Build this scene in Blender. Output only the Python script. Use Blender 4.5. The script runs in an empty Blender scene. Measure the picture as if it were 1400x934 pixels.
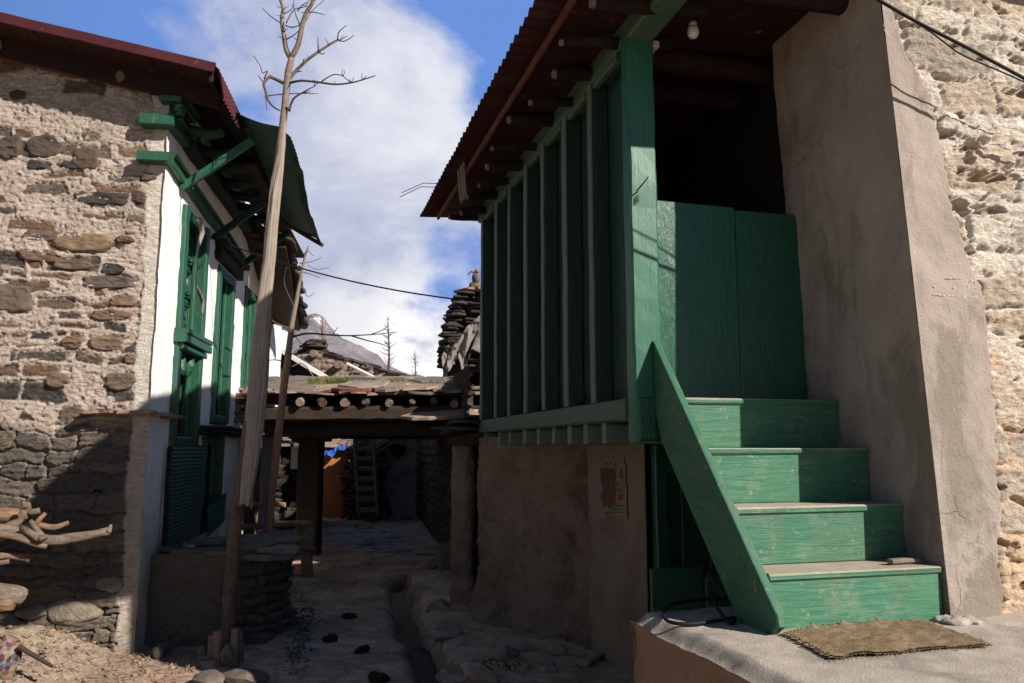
import bpy, bmesh, math, random
import numpy as np
from mathutils import Vector, Matrix
PI = math.pi
rnd = random.Random(7)
sc = bpy.context.scene
COL = sc.collection

# ------------------------------------------------------------------ camera model
FPX = 1050.0; EYE = 1.6; PITCH = math.atan(146/1050)
_c, _s = math.cos(PITCH), math.sin(PITCH)
CAM = np.array([0., 0., EYE])
def ray(x, y):
    a = (x-700)/FPX; b = (467-y)/FPX
    return np.array([a, _c-b*_s, _s+b*_c])
def atz(x, y, z):
    d = ray(x, y); return CAM+d*(z-EYE)/d[2]
def atY(x, y, Y):
    d = ray(x, y); return CAM+d*Y/d[1]
class Frame:
    def __init__(s, o, ux, uy):
        s.o = np.array(o); n = math.hypot(ux, uy)
        s.u = np.array([ux, uy])/n; s.v = np.array([uy, -ux])/n
        s.rot = math.atan2(s.u[1], s.u[0])
    def loc(s, P):
        d = P[:2]-s.o; return np.array([d@s.u, d@s.v, P[2]])
    def w(s, a, b, z):
        a, b, z = np.broadcast_arrays(np.asarray(a, float), np.asarray(b, float), np.asarray(z, float))
        return np.stack([s.o[0]+a*s.u[0]+b*s.v[0], s.o[1]+a*s.u[1]+b*s.v[1], z], -1)
    def T(s): return lambda P: s.w(P[:, 0], P[:, 1], P[:, 2])
    def at_t(s, x, y, t):
        d = ray(x, y); k = (t-((CAM[:2]-s.o)@s.v))/(d[:2]@s.v); return s.loc(CAM+d*k)
    def at_s(s, x, y, t):
        d = ray(x, y); k = (t-((CAM[:2]-s.o)@s.u))/(d[:2]@s.u); return s.loc(CAM+d*k)
R = Frame((.625, 4.0), -.268, .963)      # right house: u runs up the lane, v into the house
L = Frame((-3.0, 6.4), -.1386, .990)     # left house: u up the lane, v out of its facade

# ------------------------------------------------------------------ noise
def _h(i, j, k, seed):
    n = (i*374761393+j*668265263+k*2147483647+seed*1274126177) & 0xffffffff
    n = ((n ^ (n >> 13))*1274126177) & 0xffffffff
    n = ((n ^ (n >> 16))*2246822519) & 0xffffffff
    return ((n ^ (n >> 15)) & 0xffff)/65535.0
def vn(x, y, z=0., seed=0):
    x, y, z = np.broadcast_arrays(np.asarray(x, float), np.asarray(y, float), np.asarray(z, float))
    i, j, k = np.floor(x).astype(np.int64), np.floor(y).astype(np.int64), np.floor(z).astype(np.int64)
    fx, fy, fz = x-i, y-j, z-k
    fx = fx*fx*(3-2*fx); fy = fy*fy*(3-2*fy); fz = fz*fz*(3-2*fz)
    r = 0
    for a in (0, 1):
        for b in (0, 1):
            for c in (0, 1):
                r = r+_h(i+a, j+b, k+c, seed)*(fx if a else 1-fx)*(fy if b else 1-fy)*(fz if c else 1-fz)
    return r*2-1
def fbm(x, y, z=0., o=4, seed=0, g=.5):
    r = 0; a = 1.; f = 1.; t = 0
    for q in range(o):
        r = r+a*vn(np.asarray(x)*f, np.asarray(y)*f, np.asarray(z)*f, seed+q*17); t += a; a *= g; f *= 2.03
    return r/t
def sst(x, a, b):
    t = np.clip((x-a)/(b-a), 0, 1); return t*t*(3-2*t)
def rubble(U, V, seed, ch=(.09, .2), ln=(.15, .45), wob=.03):
    """coursed rubble: distance to the stone's edge, and three random numbers per stone"""
    rg = np.random.RandomState(seed)
    U2 = U+wob*fbm(U*4, V*4, 3.1, 3, seed+5); V2 = V+wob*fbm(U*3, V*3, 7.7, 3, seed+9)
    b = [V.min()-.3]
    while b[-1] < V.max()+.3: b.append(b[-1]+rg.uniform(*ch))
    b = np.array(b); ci = np.clip(np.searchsorted(b, V2)-1, 0, len(b)-2)
    dv = np.minimum(V2-b[ci], b[ci+1]-V2)
    du = np.zeros_like(U); r1 = np.zeros_like(U); r2 = np.zeros_like(U); r3 = np.zeros_like(U)
    for c in range(len(b)-1):
        x = [U.min()-.6-rg.rand()*.3]; h = b[c+1]-b[c]
        while x[-1] < U.max()+.6: x.append(x[-1]+rg.uniform(*ln)*(.6+.4*h/ch[1]*1.6))
        x = np.array(x); m = ci == c
        q = np.clip(np.searchsorted(x, U2[m])-1, 0, len(x)-2)
        du[m] = np.minimum(U2[m]-x[q], x[q+1]-U2[m])
        R1, R2, R3 = rg.rand(len(x)), rg.rand(len(x)), rg.rand(len(x))
        r1[m], r2[m], r3[m] = R1[q], R2[q], R3[q]
    d = -np.log(np.exp(-du*150)+np.exp(-dv*150))/150
    return d, r1, r2, r3

# ------------------------------------------------------------------ mesh builder
class MB:
    def __init__(s): s.v = []; s.f = []; s.n = 0; s.at = {}
    def add(s, V, Fc, **at):
        V = np.asarray(V, float).reshape(-1, 3); k = len(V)
        s.v.append(V); s.f += [tuple(int(i)+s.n for i in q) for q in Fc]
        for a, x in at.items():
            x = np.broadcast_to(np.asarray(x, float), (k,))
            s.at.setdefault(a, []).append((s.n, x))
        s.n += k; return s
    def grid(s, V, keep=None, flip=False, **at):
        nu, nv = V.shape[:2]
        i, j = np.meshgrid(np.arange(nu-1), np.arange(nv-1), indexing='ij')
        a = i*nv+j; F = np.stack([a, a+nv, a+nv+1, a+1], -1)
        if flip: F = F[..., ::-1]
        F = F.reshape(-1, 4)
        if keep is not None: F = F[keep.reshape(-1)]
        return s.add(V.reshape(-1, 3), F.tolist(), **{k: np.asarray(x).reshape(-1) for k, x in at.items()})
    def box(s, T, lo, hi, bev=.006, jit=0., **at):
        lo = np.array(lo, float); hi = np.array(hi, float); b = min(bev, .45*min(hi-lo))
        V = []; idx = {}
        for cx in (0, 1):
            for cy in (0, 1):
                for cz in (0, 1):
                    p = np.array([hi[0] if cx else lo[0], hi[1] if cy else lo[1], hi[2] if cz else lo[2]])
                    sg = np.array([-1 if cx else 1, -1 if cy else 1, -1 if cz else 1])*b
                    for ax in range(3):
                        q = p+sg; q[ax] = p[ax]; idx[cx, cy, cz, ax] = len(V); V.append(q)
        F = []
        for ax in range(3):
            o = [k for k in range(3) if k != ax]
            for e in (0, 1):
                q = []
                for (x, y) in ((0, 0), (1, 0), (1, 1), (0, 1)):
                    c = [0, 0, 0]; c[ax] = e; c[o[0]] = x; c[o[1]] = y; q.append(idx[c[0], c[1], c[2], ax])
                if (e == 1) == (ax == 1): q = q[::-1]
                F.append(q)
            for x in (0, 1):
                for y in (0, 1):
                    q = []
                    for e, a2 in ((0, o[0]), (1, o[0]), (1, o[1]), (0, o[1])):
                        c = [0, 0, 0]; c[ax] = e; c[o[0]] = x; c[o[1]] = y; q.append(idx[c[0], c[1], c[2], a2])
                    F.append(q)
        for cx in (0, 1):
            for cy in (0, 1):
                for cz in (0, 1): F.append([idx[cx, cy, cz, a] for a in range(3)])
        V = np.array(V)
        if jit: V = V+np.array([[rnd.uniform(-jit, jit) for _ in range(3)] for _ in V])
        return s.add(T(V) if T else V, F, **at)
    def sweep(s, P, prof, up=(0, 0, 1), jit=0., seed=0, scale=None, **at):
        """closed profile (m,2) swept along points P, with capped ends"""
        P = np.asarray(P, float); prof = np.asarray(prof, float); n, m = len(P), len(prof)
        V = []; up = np.array(up, float)
        for i in range(n):
            t = P[min(i+1, n-1)]-P[max(i-1, 0)]; t /= np.linalg.norm(t)+1e-12
            x = np.cross(t, up)
            if np.linalg.norm(x) < 1e-3: x = np.cross(t, np.array([1., .1, 0]))
            x /= np.linalg.norm(x); y = np.cross(x, t); k = 1 if scale is None else scale[i]
            V.append(P[i]+k*(prof[:, :1]*x+prof[:, 1:]*y))
            if len(P) > 2: up = y
        V = np.array(V)
        if jit:
            q = V.reshape(-1, 3)*9+seed*3.7
            V = V+jit*np.stack([vn(q[:, 0], q[:, 1], q[:, 2], 1+k) for k in range(3)], -1).reshape(V.shape)
        F = [[i*m+j, i*m+(j+1) % m, (i+1)*m+(j+1) % m, (i+1)*m+j] for i in range(n-1) for j in range(m)]
        F.append(list(range(m))[::-1]); F.append([(n-1)*m+j for j in range(m)])
        return s.add(V.reshape(-1, 3), F, **at)
    def beam(s, p0, p1, w, h, up=(0, 0, 1), bev=.008, jit=.003, seg=None, **at):
        p0 = np.asarray(p0, float); p1 = np.asarray(p1, float); ln = np.linalg.norm(p1-p0)
        n = seg or max(2, int(ln/.15)); a, b = w/2, h/2; e = min(bev, a*.6, b*.6)
        pr = [(a-e, -b), (a, -b+e), (a, b-e), (a-e, b), (-a+e, b), (-a, b-e), (-a, -b+e), (-a+e, -b)]
        P = [p0+(p1-p0)*i/n for i in range(n+1)]
        return s.sweep(P, pr, up, jit, rnd.random()*9, **at)
    def tube(s, P, r, m=9, jit=0., sub=0, **at):
        P = np.asarray(P, float)
        r = np.broadcast_to(np.asarray(r, float), (len(P),)).copy()
        for _ in range(sub):
            Q = [P[0]]; q = [r[0]]
            for i in range(len(P)-1):
                a = P[max(i-1, 0)]; d = P[min(i+2, len(P)-1)]
                Q += [(-a+9*P[i]+9*P[i+1]-d)/16, P[i+1]]; q += [(r[i]+r[i+1])/2, r[i+1]]
            P = np.array(Q); r = np.array(q)
        pr = [(math.cos(2*PI*k/m), math.sin(2*PI*k/m)) for k in range(m)]
        return s.sweep(P, pr, (0.13, .21, .97), jit, rnd.random()*9, scale=r, **at)
    def slab(s, c, rx, ry, th, rot=0., tilt=(0, 0), n=9, T=None, **at):
        """one rough slate: uneven outline, broken edge"""
        c = np.asarray(c, float); V = []
        o = [(1+rnd.uniform(-.22, .16)) for _ in range(n)]
        for lv, k in ((-.5, .93), (-.3, 1.), (.35, .985), (.5, .94)):
            for i in range(n):
                a = 2*PI*i/n; q = (abs(math.cos(a))**5+abs(math.sin(a))**5)**(-.2)
                x = rx*q*o[i]*k*math.cos(a)+rnd.uniform(-.01, .01); y = ry*q*o[i]*k*math.sin(a)+rnd.uniform(-.01, .01)
                z = lv*th*(1+rnd.uniform(-.2, .2))+x*tilt[0]+y*tilt[1]
                V.append((x*math.cos(rot)-y*math.sin(rot), x*math.sin(rot)+y*math.cos(rot), z))
        F = [[l*n+i, l*n+(i+1) % n, (l+1)*n+(i+1) % n, (l+1)*n+i] for l in range(3) for i in range(n)]
        F.append(list(range(n))[::-1]); F.append([3*n+i for i in range(n)])
        at.setdefault('tint', rnd.random())
        return s.add(np.array(V)+c, F, **at)
    def rock(s, c, size, rough=.25, sub=2, cuts=9, spin=None, **at):
        bm = bmesh.new(); bmesh.ops.create_icosphere(bm, subdivisions=max(sub, 1), radius=1)
        V = np.array([v.co[:] for v in bm.verts]); F = [[v.index for v in f.verts] for f in bm.faces]; bm.free()
        sd = rnd.random()*50
        for _ in range(cuts):
            nn = np.array([rnd.gauss(0, 1), rnd.gauss(0, 1), rnd.gauss(0, 1)*1.3]); nn /= np.linalg.norm(nn)
            q = V@nn; V = V*np.minimum(1, rnd.uniform(.55, .85)/np.maximum(q, 1e-6))[:, None]
        V = V*(1.12+rough*fbm(V[:, 0]*1.5+sd, V[:, 1]*1.5, V[:, 2]*1.5, 4)+.35*rough*fbm(V[:, 0]*6+sd, V[:, 1]*6, V[:, 2]*9, 3))[:, None]
        a = rnd.uniform(0, 2*PI) if spin is None else spin; M = np.array([[math.cos(a), -math.sin(a), 0], [math.sin(a), math.cos(a), 0], [0, 0, 1]])
        at.setdefault('tint', rnd.random())
        return s.add((V*np.array(size))@M.T+np.asarray(c, float), F, **at)
    def build(s, name, m, parent=None, smooth=False, loc=None):
        V = np.concatenate(s.v) if s.v else np.zeros((0, 3))
        if parent is not None:
            base = np.zeros(3); p = parent
            while p is not None: base = base+np.array(p.location); p = p.parent
            lo = np.zeros(3)
        else:
            a, b = V.min(0), V.max(0)
            base = np.array([(a[0]+b[0])/2, (a[1]+b[1])/2, a[2]]) if loc is None else np.asarray(loc, float); lo = base
        V = V-base
        me = bpy.data.meshes.new(name); me.from_pydata(V.tolist(), [], s.f)
        for a, L_ in s.at.items():
            x = np.zeros(s.n)
            for k, y in L_: x[k:k+len(y)] = y
            A = me.attributes.new(a, 'FLOAT', 'POINT'); A.data.foreach_set('value', x.astype(np.float32))
        if smooth: me.polygons.foreach_set('use_smooth', [True]*len(me.polygons))
        bm = bmesh.new(); bm.from_mesh(me); bmesh.ops.recalc_face_normals(bm, faces=bm.faces)
        bm.to_mesh(me); bm.free()
        for q in (m if isinstance(m, (list, tuple)) else [m]): me.materials.append(q)
        o = bpy.data.objects.new(name, me); COL.objects.link(o)
        if parent is not None: o.parent = parent
        else: o.location = lo
        return o
def tag(o, label, cat=None, group=None, kind=None):
    if label: o['label'] = label
    if cat: o['category'] = cat
    if group: o['group'] = group
    if kind: o['kind'] = kind
    return o
def thing(name, label, cat, loc, group=None):
    o = bpy.data.objects.new(name, None); COL.objects.link(o); o.location = tuple(float(q) for q in loc)
    o.empty_display_size = .2
    return tag(o, label, cat, group)
def relief(U, V, T, disp, **at):
    P = T(np.stack([U.ravel(), V.ravel(), disp.ravel()], -1)).reshape(U.shape+(3,))
    return MB().grid(P, **at)
def rng_(a, b, st): return np.linspace(a, b, max(2, int(round((b-a)/st))+1))

# ------------------------------------------------------------------ materials
class NT:
    def __init__(s, name):
        s.m = bpy.data.materials.new(name); s.m.use_nodes = True; s.t = s.m.node_tree
        s.b = s.t.nodes['Principled BSDF']; s.tc = s.t.nodes.new('ShaderNodeTexCoord')
    def n(s, ty, **k):
        q = s.t.nodes.new('ShaderNode'+ty)
        for a, x in k.items(): setattr(q, a, x)
        return q
    def l(s, a, b): s.t.links.new(a, b)
    def coord(s, stretch=(1, 1, 1), rot=(0, 0, 0)):
        q = s.n('Mapping'); q.inputs['Scale'].default_value = stretch
        r = s.n('Mapping'); r.inputs['Rotation'].default_value = rot
        s.l(s.tc.outputs['Object'], r.inputs['Vector']); s.l(r.outputs[0], q.inputs['Vector'])
        return q.outputs[0]
    def noise(s, co, scale, det=6, rough=.6, dist=0.):
        q = s.n('TexNoise'); q.inputs['Scale'].default_value = scale; q.inputs['Detail'].default_value = det
        q.inputs['Roughness'].default_value = rough; q.inputs['Distortion'].default_value = dist
        s.l(co, q.inputs['Vector']); return q.outputs['Fac']
    def ramp(s, f, stops):
        q = s.n('ValToRGB'); e = q.color_ramp.elements
        while len(e) < len(stops): e.new(.5)
        for k, (p, c) in enumerate(stops):
            e[k].position = p; e[k].color = (*c, 1) if len(c) == 3 else c
        s.l(f, q.inputs[0]); return q.outputs[0]
    def mix(s, f, a, b, mode='MIX'):
        q = s.n('Mix', data_type='RGBA', blend_type=mode)
        for x, i in ((f, 0), (a, 6), (b, 7)):
            if isinstance(x, (int, float)): q.inputs[i].default_value = x
            elif isinstance(x, tuple): q.inputs[i].default_value = (*x, 1)
            else: s.l(x, q.inputs[i])
        return q.outputs[2]
    def math(s, op, a, b=0.):
        q = s.n('Math', operation=op)
        for x, i in ((a, 0), (b, 1)):
            if isinstance(x, (int, float)): q.inputs[i].default_value = x
            else: s.l(x, q.inputs[i])
        return q.outputs[0]
    def attr(s, a): q = s.n('Attribute', attribute_name=a); return q.outputs['Fac']
    def fin(s, col, rough=.85, bump=None, bs=.4, bd=.01, spec=.3, metal=0.):
        if isinstance(col, tuple): s.b.inputs['Base Color'].default_value = (*col, 1)
        else: s.l(col, s.b.inputs['Base Color'])
        if isinstance(rough, (int, float)): s.b.inputs['Roughness'].default_value = rough
        else: s.l(rough, s.b.inputs['Roughness'])
        s.b.inputs['Specular IOR Level'].default_value = spec; s.b.inputs['Metallic'].default_value = metal
        if bump is not None:
            q = s.n('Bump'); q.inputs['Strength'].default_value = bs; q.inputs['Distance'].default_value = bd
            s.l(bump, q.inputs['Height']); s.l(q.outputs[0], s.b.inputs['Normal'])
        return s.m
def mul(c, k): return tuple(min(1, x*k) for x in c)
def earthy(name, a, b, scale=5, fine=60, bs=.5, bd=.012, rough=.92, stain=None, stain_scale=1.6, stain_at=(.5, .62), spec=.15):
    t = NT(name); co = t.coord(); n = t.noise(co, scale, 8, .65); f = t.noise(co, fine, 5, .7)
    col = t.mix(t.math('MULTIPLY', t.ramp(f, [(.3, (0, 0, 0)), (.7, (1, 1, 1))]), .5), t.ramp(n, [(.3, a), (.7, b)]), mul(a, .72))
    if stain:
        m = t.ramp(t.noise(co, stain_scale, 7, .65, .4), [(stain_at[0], (0, 0, 0)), (stain_at[1], (1, 1, 1))])
        col = t.mix(m, col, stain)
    return t.fin(col, rough, t.math('ADD', t.math('MULTIPLY', n, .6), f), bs, bd, spec)
def tinted(name, cols, scale=9, fine=70, bs=.5, bd=.01, rough=.85, stretch=(1, 1, 1), var=.55, spec=.25):
    """stone or wood pieces: a colour per piece by its own 'tint', weathered by noise"""
    t = NT(name); co = t.coord(stretch); n = t.noise(co, scale, 8, .65); f = t.noise(co, fine, 5, .7)
    k = len(cols); base = t.ramp(t.attr('tint'), [(i/(k-1), c) for i, c in enumerate(cols)])
    col = t.mix(1., base, t.ramp(n, [(.25, (1-var,)*3), (.75, (1+var*.25,)*3)]), 'MULTIPLY')
    return t.fin(col, rough, t.math('ADD', n, t.math('MULTIPLY', f, .6)), bs, bd, spec)
def wood(name, a, b, stretch=(1, 1, 12), rotz=0., scale=6, rough=.8, bs=.35, bd=.006, worn=None, worn_at=(.6, .72), spec=.25, dust=None, knots=0):
    """stretch: small along the grain"""
    t = NT(name); co = t.coord(stretch, (0, 0, -rotz)); n = t.noise(co, scale, 8, .6, .6); f = t.noise(co, scale*6, 5, .65)
    iso = t.noise(t.coord(), 8, 10, .72)
    col = t.ramp(n, [(.3, a), (.7, b)])
    if worn: col = t.mix(t.ramp(t.math('ADD', t.math('MULTIPLY', n, .28), t.math('MULTIPLY', iso, .72)), [(worn_at[0], (0, 0, 0)), (worn_at[1], (1, 1, 1))]), col, worn)
    if knots:
        vo = t.n('TexVoronoi'); vo.inputs['Scale'].default_value = knots; t.l(t.coord((1, 1, 1.4)), vo.inputs['Vector'])
        kd = t.math('ADD', vo.outputs['Distance'], t.math('MULTIPLY', t.math('SUBTRACT', iso, .5), .10))
        col = t.mix(t.math('MULTIPLY', t.ramp(kd, [(.03, (1, 1, 1)), (.07, (0, 0, 0))]), .6), col, (.075, .06, .045))
        col = t.mix(t.math('MULTIPLY', t.ramp(t.noise(t.coord(), 26, 8, .75), [(.60, (0, 0, 0)), (.66, (1, 1, 1))]), .75), col, (.34, .30, .24))
        col = t.mix(t.math('MULTIPLY', t.ramp(t.noise(t.coord((1.5, 1.5, .5)), 3, 8, .7), [(.5, (0, 0, 0)), (.7, (1, 1, 1))]), .45), col, (.13, .13, .10))
    if dust:
        g = t.n('NewGeometry'); sp = t.n('SeparateXYZ'); t.l(g.outputs['Normal'], sp.inputs[0])
        col = t.mix(t.math('MULTIPLY', t.ramp(sp.outputs[2], [(.4, (0, 0, 0)), (.75, (1, 1, 1))]), .9), col, t.ramp(iso, [(.35, mul(dust, .75)), (.65, dust)]))
    return t.fin(col, rough, t.math('ADD', n, t.math('MULTIPLY', f, .5)), bs, bd, spec)

G1, G2 = (.012, .09, .05), (.024, .13, .074)
RU, RV = R.rot, R.rot-PI/2
M = {}
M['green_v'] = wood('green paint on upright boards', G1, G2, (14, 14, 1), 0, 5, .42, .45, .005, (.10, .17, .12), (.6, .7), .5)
M['green_stair'] = wood('worn green paint on stair boards', (.030, .145, .076), (.068, .205, .118), (14, 1.2, 14), R.rot, 5, .65, .6, .007, (.17, .25, .175), (.50, .70), .35, (.50, .41, .33), 4.1)
M['green_fresh'] = wood('green paint on upper stair boards', (.020, .118, .060), (.05, .175, .096), (14, 1.2, 14), R.rot, 5, .6, .6, .007, (.15, .22, .155), (.52, .72), .4, (.48, .385, .31), 2.6)
M['green_string'] = wood('green paint on stringer', (.014, .088, .046), (.03, .13, .07), (1.5, 9, 3), R.rot, 6, .55, .45, .005, (.13, .18, .13), (.58, .7), .45, None, 3.1)
M['green_gallery'] = wood('old dull green paint', (.009, .036, .028), (.018, .055, .042), (14, 14, .8), 0, 5, .6, .6, .007, (.06, .075, .06), (.55, .7), .4)  # darker copy: shade of stud sides and recessed boards put into the green
M['green_lit'] = wood('weathered green studs', (.075, .115, .09), (.13, .17, .135), (14, 14, .8), 0, 5, .65, .7, .008, (.13, .15, .12), (.5, .64), .4)  # lighter copy of the gallery green, light on outer faces put in
M['green_beam'] = wood('old dull green paint on long beam', (.04, .085, .055), (.075, .125, .08), (1, 12, 12), R.rot, 5, .62, .5, .006, (.16, .18, .13), (.58, .7), .4)
M['green_door'] = wood('glossy green paint on door boards', (.004, .06, .032), (.008, .085, .045), (9, 9, 2.2), 0, 4, .3, .6, .008, None, spec=.55)
M['green_left'] = wood('green paint on carved windows', (.011, .066, .035), (.022, .096, .053), (10, 10, 1.5), 0, 6, .42, .5, .005, (.11, .16, .11), (.58, .7), .5)
M['green_dark'] = wood('dark green painted eaves timber', (.006, .026, .018), (.012, .045, .03), (3, 3, 3), 0, 6, .6, .4, .005)
M['green_tin'] = earthy('dull green tin sheet', (.012, .062, .05), (.025, .10, .08), 4, 30, .25, .004, .5, (.05, .085, .07), 3, (.55, .7), .4)
M['canopy'] = earthy('dark green tin canopy', (.006, .028, .02), (.014, .05, .034), 5, 40, .4, .006, .5, (.03, .05, .04), 8, (.62, .72), .4)
M['red_tin'] = earthy('red painted tin', (.05, .009, .010), (.085, .015, .015), 4, 40, .2, .004, .5, (.26, .13, .10), 9, (.66, .72), .4)
M['red_tin_old'] = earthy('dark red painted tin', (.034, .009, .011), (.06, .014, .015), 4, 40, .2, .004, .6, (.05, .03, .03), 3, (.55, .7), .3)
M['red_wood'] = wood('dark red painted boards', (.022, .008, .007), (.042, .013, .010), (3, 3, 3), 0, 5, .7, .3, .004, (.25, .10, .06), (.58, .7))
M['red_dark'] = wood('old maroon painted logs', (.016, .008, .007), (.03, .012, .011), (2, 2, 2), 0, 5, .8, .4)
M['rust_wood'] = wood('rusty brown edge board', (.085, .03, .016), (.15, .055, .028), (2, 2, 2), 0, 5, .8, .4)
def plaster_mat():
    t = NT('grey brown cement plaster'); co = t.coord(); n = t.noise(co, 2.2, 9, .66); f = t.noise(co, 70, 6, .7); g = t.noise(t.coord((1, 1, .45)), 3.4, 8, .66, .5)
    col = t.ramp(n, [(.3, (.285, .238, .20)), (.7, (.41, .352, .302))])
    col = t.mix(t.math('MULTIPLY', t.ramp(g, [(.5, (0, 0, 0)), (.60, (1, 1, 1))]), .75), col, (.205, .165, .135))
    p = t.n('SeparateXYZ'); t.l(t.tc.outputs['Object'], p.inputs[0])
    sp_ = t.math('SUBTRACT', t.math('MULTIPLY', n, 1.9), p.outputs[2])            # splash stains near the foot
    col = t.mix(t.math('MULTIPLY', t.ramp(t.math('ADD', sp_, .62), [(.45, (0, 0, 0)), (.52, (1, 1, 1))]), .6), col, (.17, .135, .11))
    col = t.mix(t.math('MULTIPLY', t.ramp(f, [(.58, (0, 0, 0)), (.72, (1, 1, 1))]), .4), col, (.50, .45, .40))
    vo = t.n('TexVoronoi', feature='DISTANCE_TO_EDGE'); vo.inputs['Scale'].default_value = 1.3
    nv = t.n('TexNoise'); nv.inputs['Scale'].default_value = 3.; nv.inputs['Detail'].default_value = 8; t.l(co, nv.inputs['Vector'])
    ma = t.n('VectorMath', operation='MULTIPLY_ADD'); t.l(nv.outputs['Color'], ma.inputs[0]); ma.inputs[1].default_value = (.5, .5, .5); t.l(co, ma.inputs[2]); t.l(ma.outputs[0], vo.inputs['Vector'])
    ck = t.math('MULTIPLY', t.ramp(vo.outputs['Distance'], [(0, (1, 1, 1)), (.006, (0, 0, 0))]), t.ramp(t.noise(co, 1.7, 3, .5), [(.54, (0, 0, 0)), (.58, (1, 1, 1))]))
    col = t.mix(t.math('MULTIPLY', ck, .35), col, (.16, .13, .11))
    return t.fin(col, .95, t.math('SUBTRACT', t.math('ADD', t.math('MULTIPLY', f, .7), t.math('MULTIPLY', g, 1.2)), t.math('MULTIPLY', ck, .35)), .8, .012, .12)
M['plaster'] = plaster_mat()
M['white'] = None
M['mud'] = earthy('straw mud plaster', (.24, .17, .125), (.38, .275, .20), 5, 45, 1., .035, .96, (.15, .10, .068), 1.8, (.48, .64))
M['mud_smooth'] = earthy('smooth brown mud plaster', (.20, .155, .115), (.25, .195, .15), 2.5, 70, .35, .006, .95, (.15, .11, .085), 1.5, (.5, .66))
M['mud_grey'] = earthy('grey mud plaster', (.16, .125, .098), (.24, .19, .15), 5, 45, .8, .03, .96, (.11, .088, .07), 2.2, (.48, .62))
M['orange_mud'] = earthy('orange mud plaster', (.40, .17, .065), (.5, .23, .09), 3, 50, .4, .01, .95)
M['platform_side'] = earthy('orange clay side of ledge', (.34, .20, .125), (.43, .275, .18), 5, 60, .7, .02, .95, (.25, .17, .12), 2.4, (.5, .6))
M['concrete'] = earthy('rough pale concrete', (.40, .345, .29), (.55, .48, .41), 3.5, 110, .55, .012, .95, (.30, .26, .225), 3.2, (.48, .60))
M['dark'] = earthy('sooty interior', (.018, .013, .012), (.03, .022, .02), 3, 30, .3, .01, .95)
M['dirt'] = None
M['slate'] = tinted('roof slates', [(.10, .09, .083), (.24, .195, .155), (.38, .29, .21), (.17, .15, .135), (.30, .165, .11), (.32, .27, .22)], 8, 60, .6, .012, .8)
M['slate_dark'] = tinted('dark weathered slates', [(.03, .028, .027), (.065, .055, .048), (.045, .04, .038), (.09, .072, .058)], 8, 60, .6, .012, .85)
M['stone'] = tinted('loose lane stones', [(.10, .09, .08), (.2, .16, .12), (.13, .115, .10), (.26, .22, .17)], 8, 60, .6, .012, .9)
M['lane_stone'] = tinted('lane slabs', [(.3, .225, .18), (.42, .32, .26), (.36, .275, .22), (.46, .36, .29)], 7, 50, .9, .02, .95)
M['wood_grey'] = wood('grey weathered timber', (.13, .10, .08), (.25, .2, .16), (6, 6, 1), 0, 5, .9, .6, .01)
M['wood_brown'] = wood('brown peeled pole', (.105, .072, .052), (.20, .14, .10), (9, 9, .7), 0, 6, .85, 1., .016, (.07, .055, .044), (.48, .62), .25, None, 4.5)
M['wood_dark'] = wood('sooty old beams', (.028, .02, .015), (.06, .042, .03), (1, 10, 10), 0, 5, .85, .6, .01)
M['wood_tan'] = tinted('firewood and cut log ends', [(.17, .12, .085), (.3, .215, .15), (.38, .24, .14), (.24, .19, .15)], 14, 90, .6, .006, .85)
M['fire_bark'] = tinted('split and peeled branches', [(.16, .115, .08), (.29, .215, .155), (.38, .235, .14), (.30, .25, .20)], 9, 55, 1., .02, .9, (.6, 4, 4), .75)
M['bark'] = wood('pale grey bark', (.13, .10, .078), (.3, .24, .19), (3, 3, 14), 0, 8, .9, .7, .008, (.08, .06, .048), (.58, .7))
M['twig'] = wood('dark twigs', (.07, .048, .035), (.13, .095, .07), (5, 5, 5), 0, 8, .9, .3)
M['sapling'] = wood('reddish sapling bark', (.20, .10, .06), (.34, .19, .12), (8, 8, 1.5), 0, 8, .7, .4, .005, (.16, .11, .08), (.56, .68))
M['metal_dark'] = earthy('dark rubber', (.012, .012, .013), (.02, .02, .02), 5, 40, .1, .002, .6)
M['white_paint'] = earthy('chipped white paint', (.70, .69, .67), (.80, .79, .77), 6, 60, .2, .003, .6)
M['white_tin'] = earthy('pale sheet metal', (.55, .58, .62), (.66, .68, .70), 3, 40, .1, .002, .5)
M['grey_tin'] = earthy('dark grey tin underside', (.05, .047, .045), (.08, .074, .07), 3, 40, .2, .004, .6)
M['blue_tarp'] = earthy('blue plastic tarp', (.02, .075, .42), (.06, .17, .6), 7, 40, .3, .01, .45, None, spec=.5)
M['blue_door'] = wood('dark blue door', (.010, .02, .034), (.018, .034, .055), (10, 10, 1), 0, 5, .6, .3)
M['grass'] = tinted('roof grass', [(.05, .09, .015), (.11, .165, .03), (.18, .19, .06)], 9, 60, .1, .002, .8)
M['brass'] = earthy('cream plastic', (.55, .45, .33), (.62, .52, .4), 6, 60, .1, .002, .5)
M['old_cloth'] = earthy('grey old cloth', (.19, .17, .15), (.26, .235, .21), 5, 60, .3, .004, .95)
M['dung'] = earthy('dried dung', (.02, .016, .012), (.04, .03, .022), 12, 60, .8, .01, .95)

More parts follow.
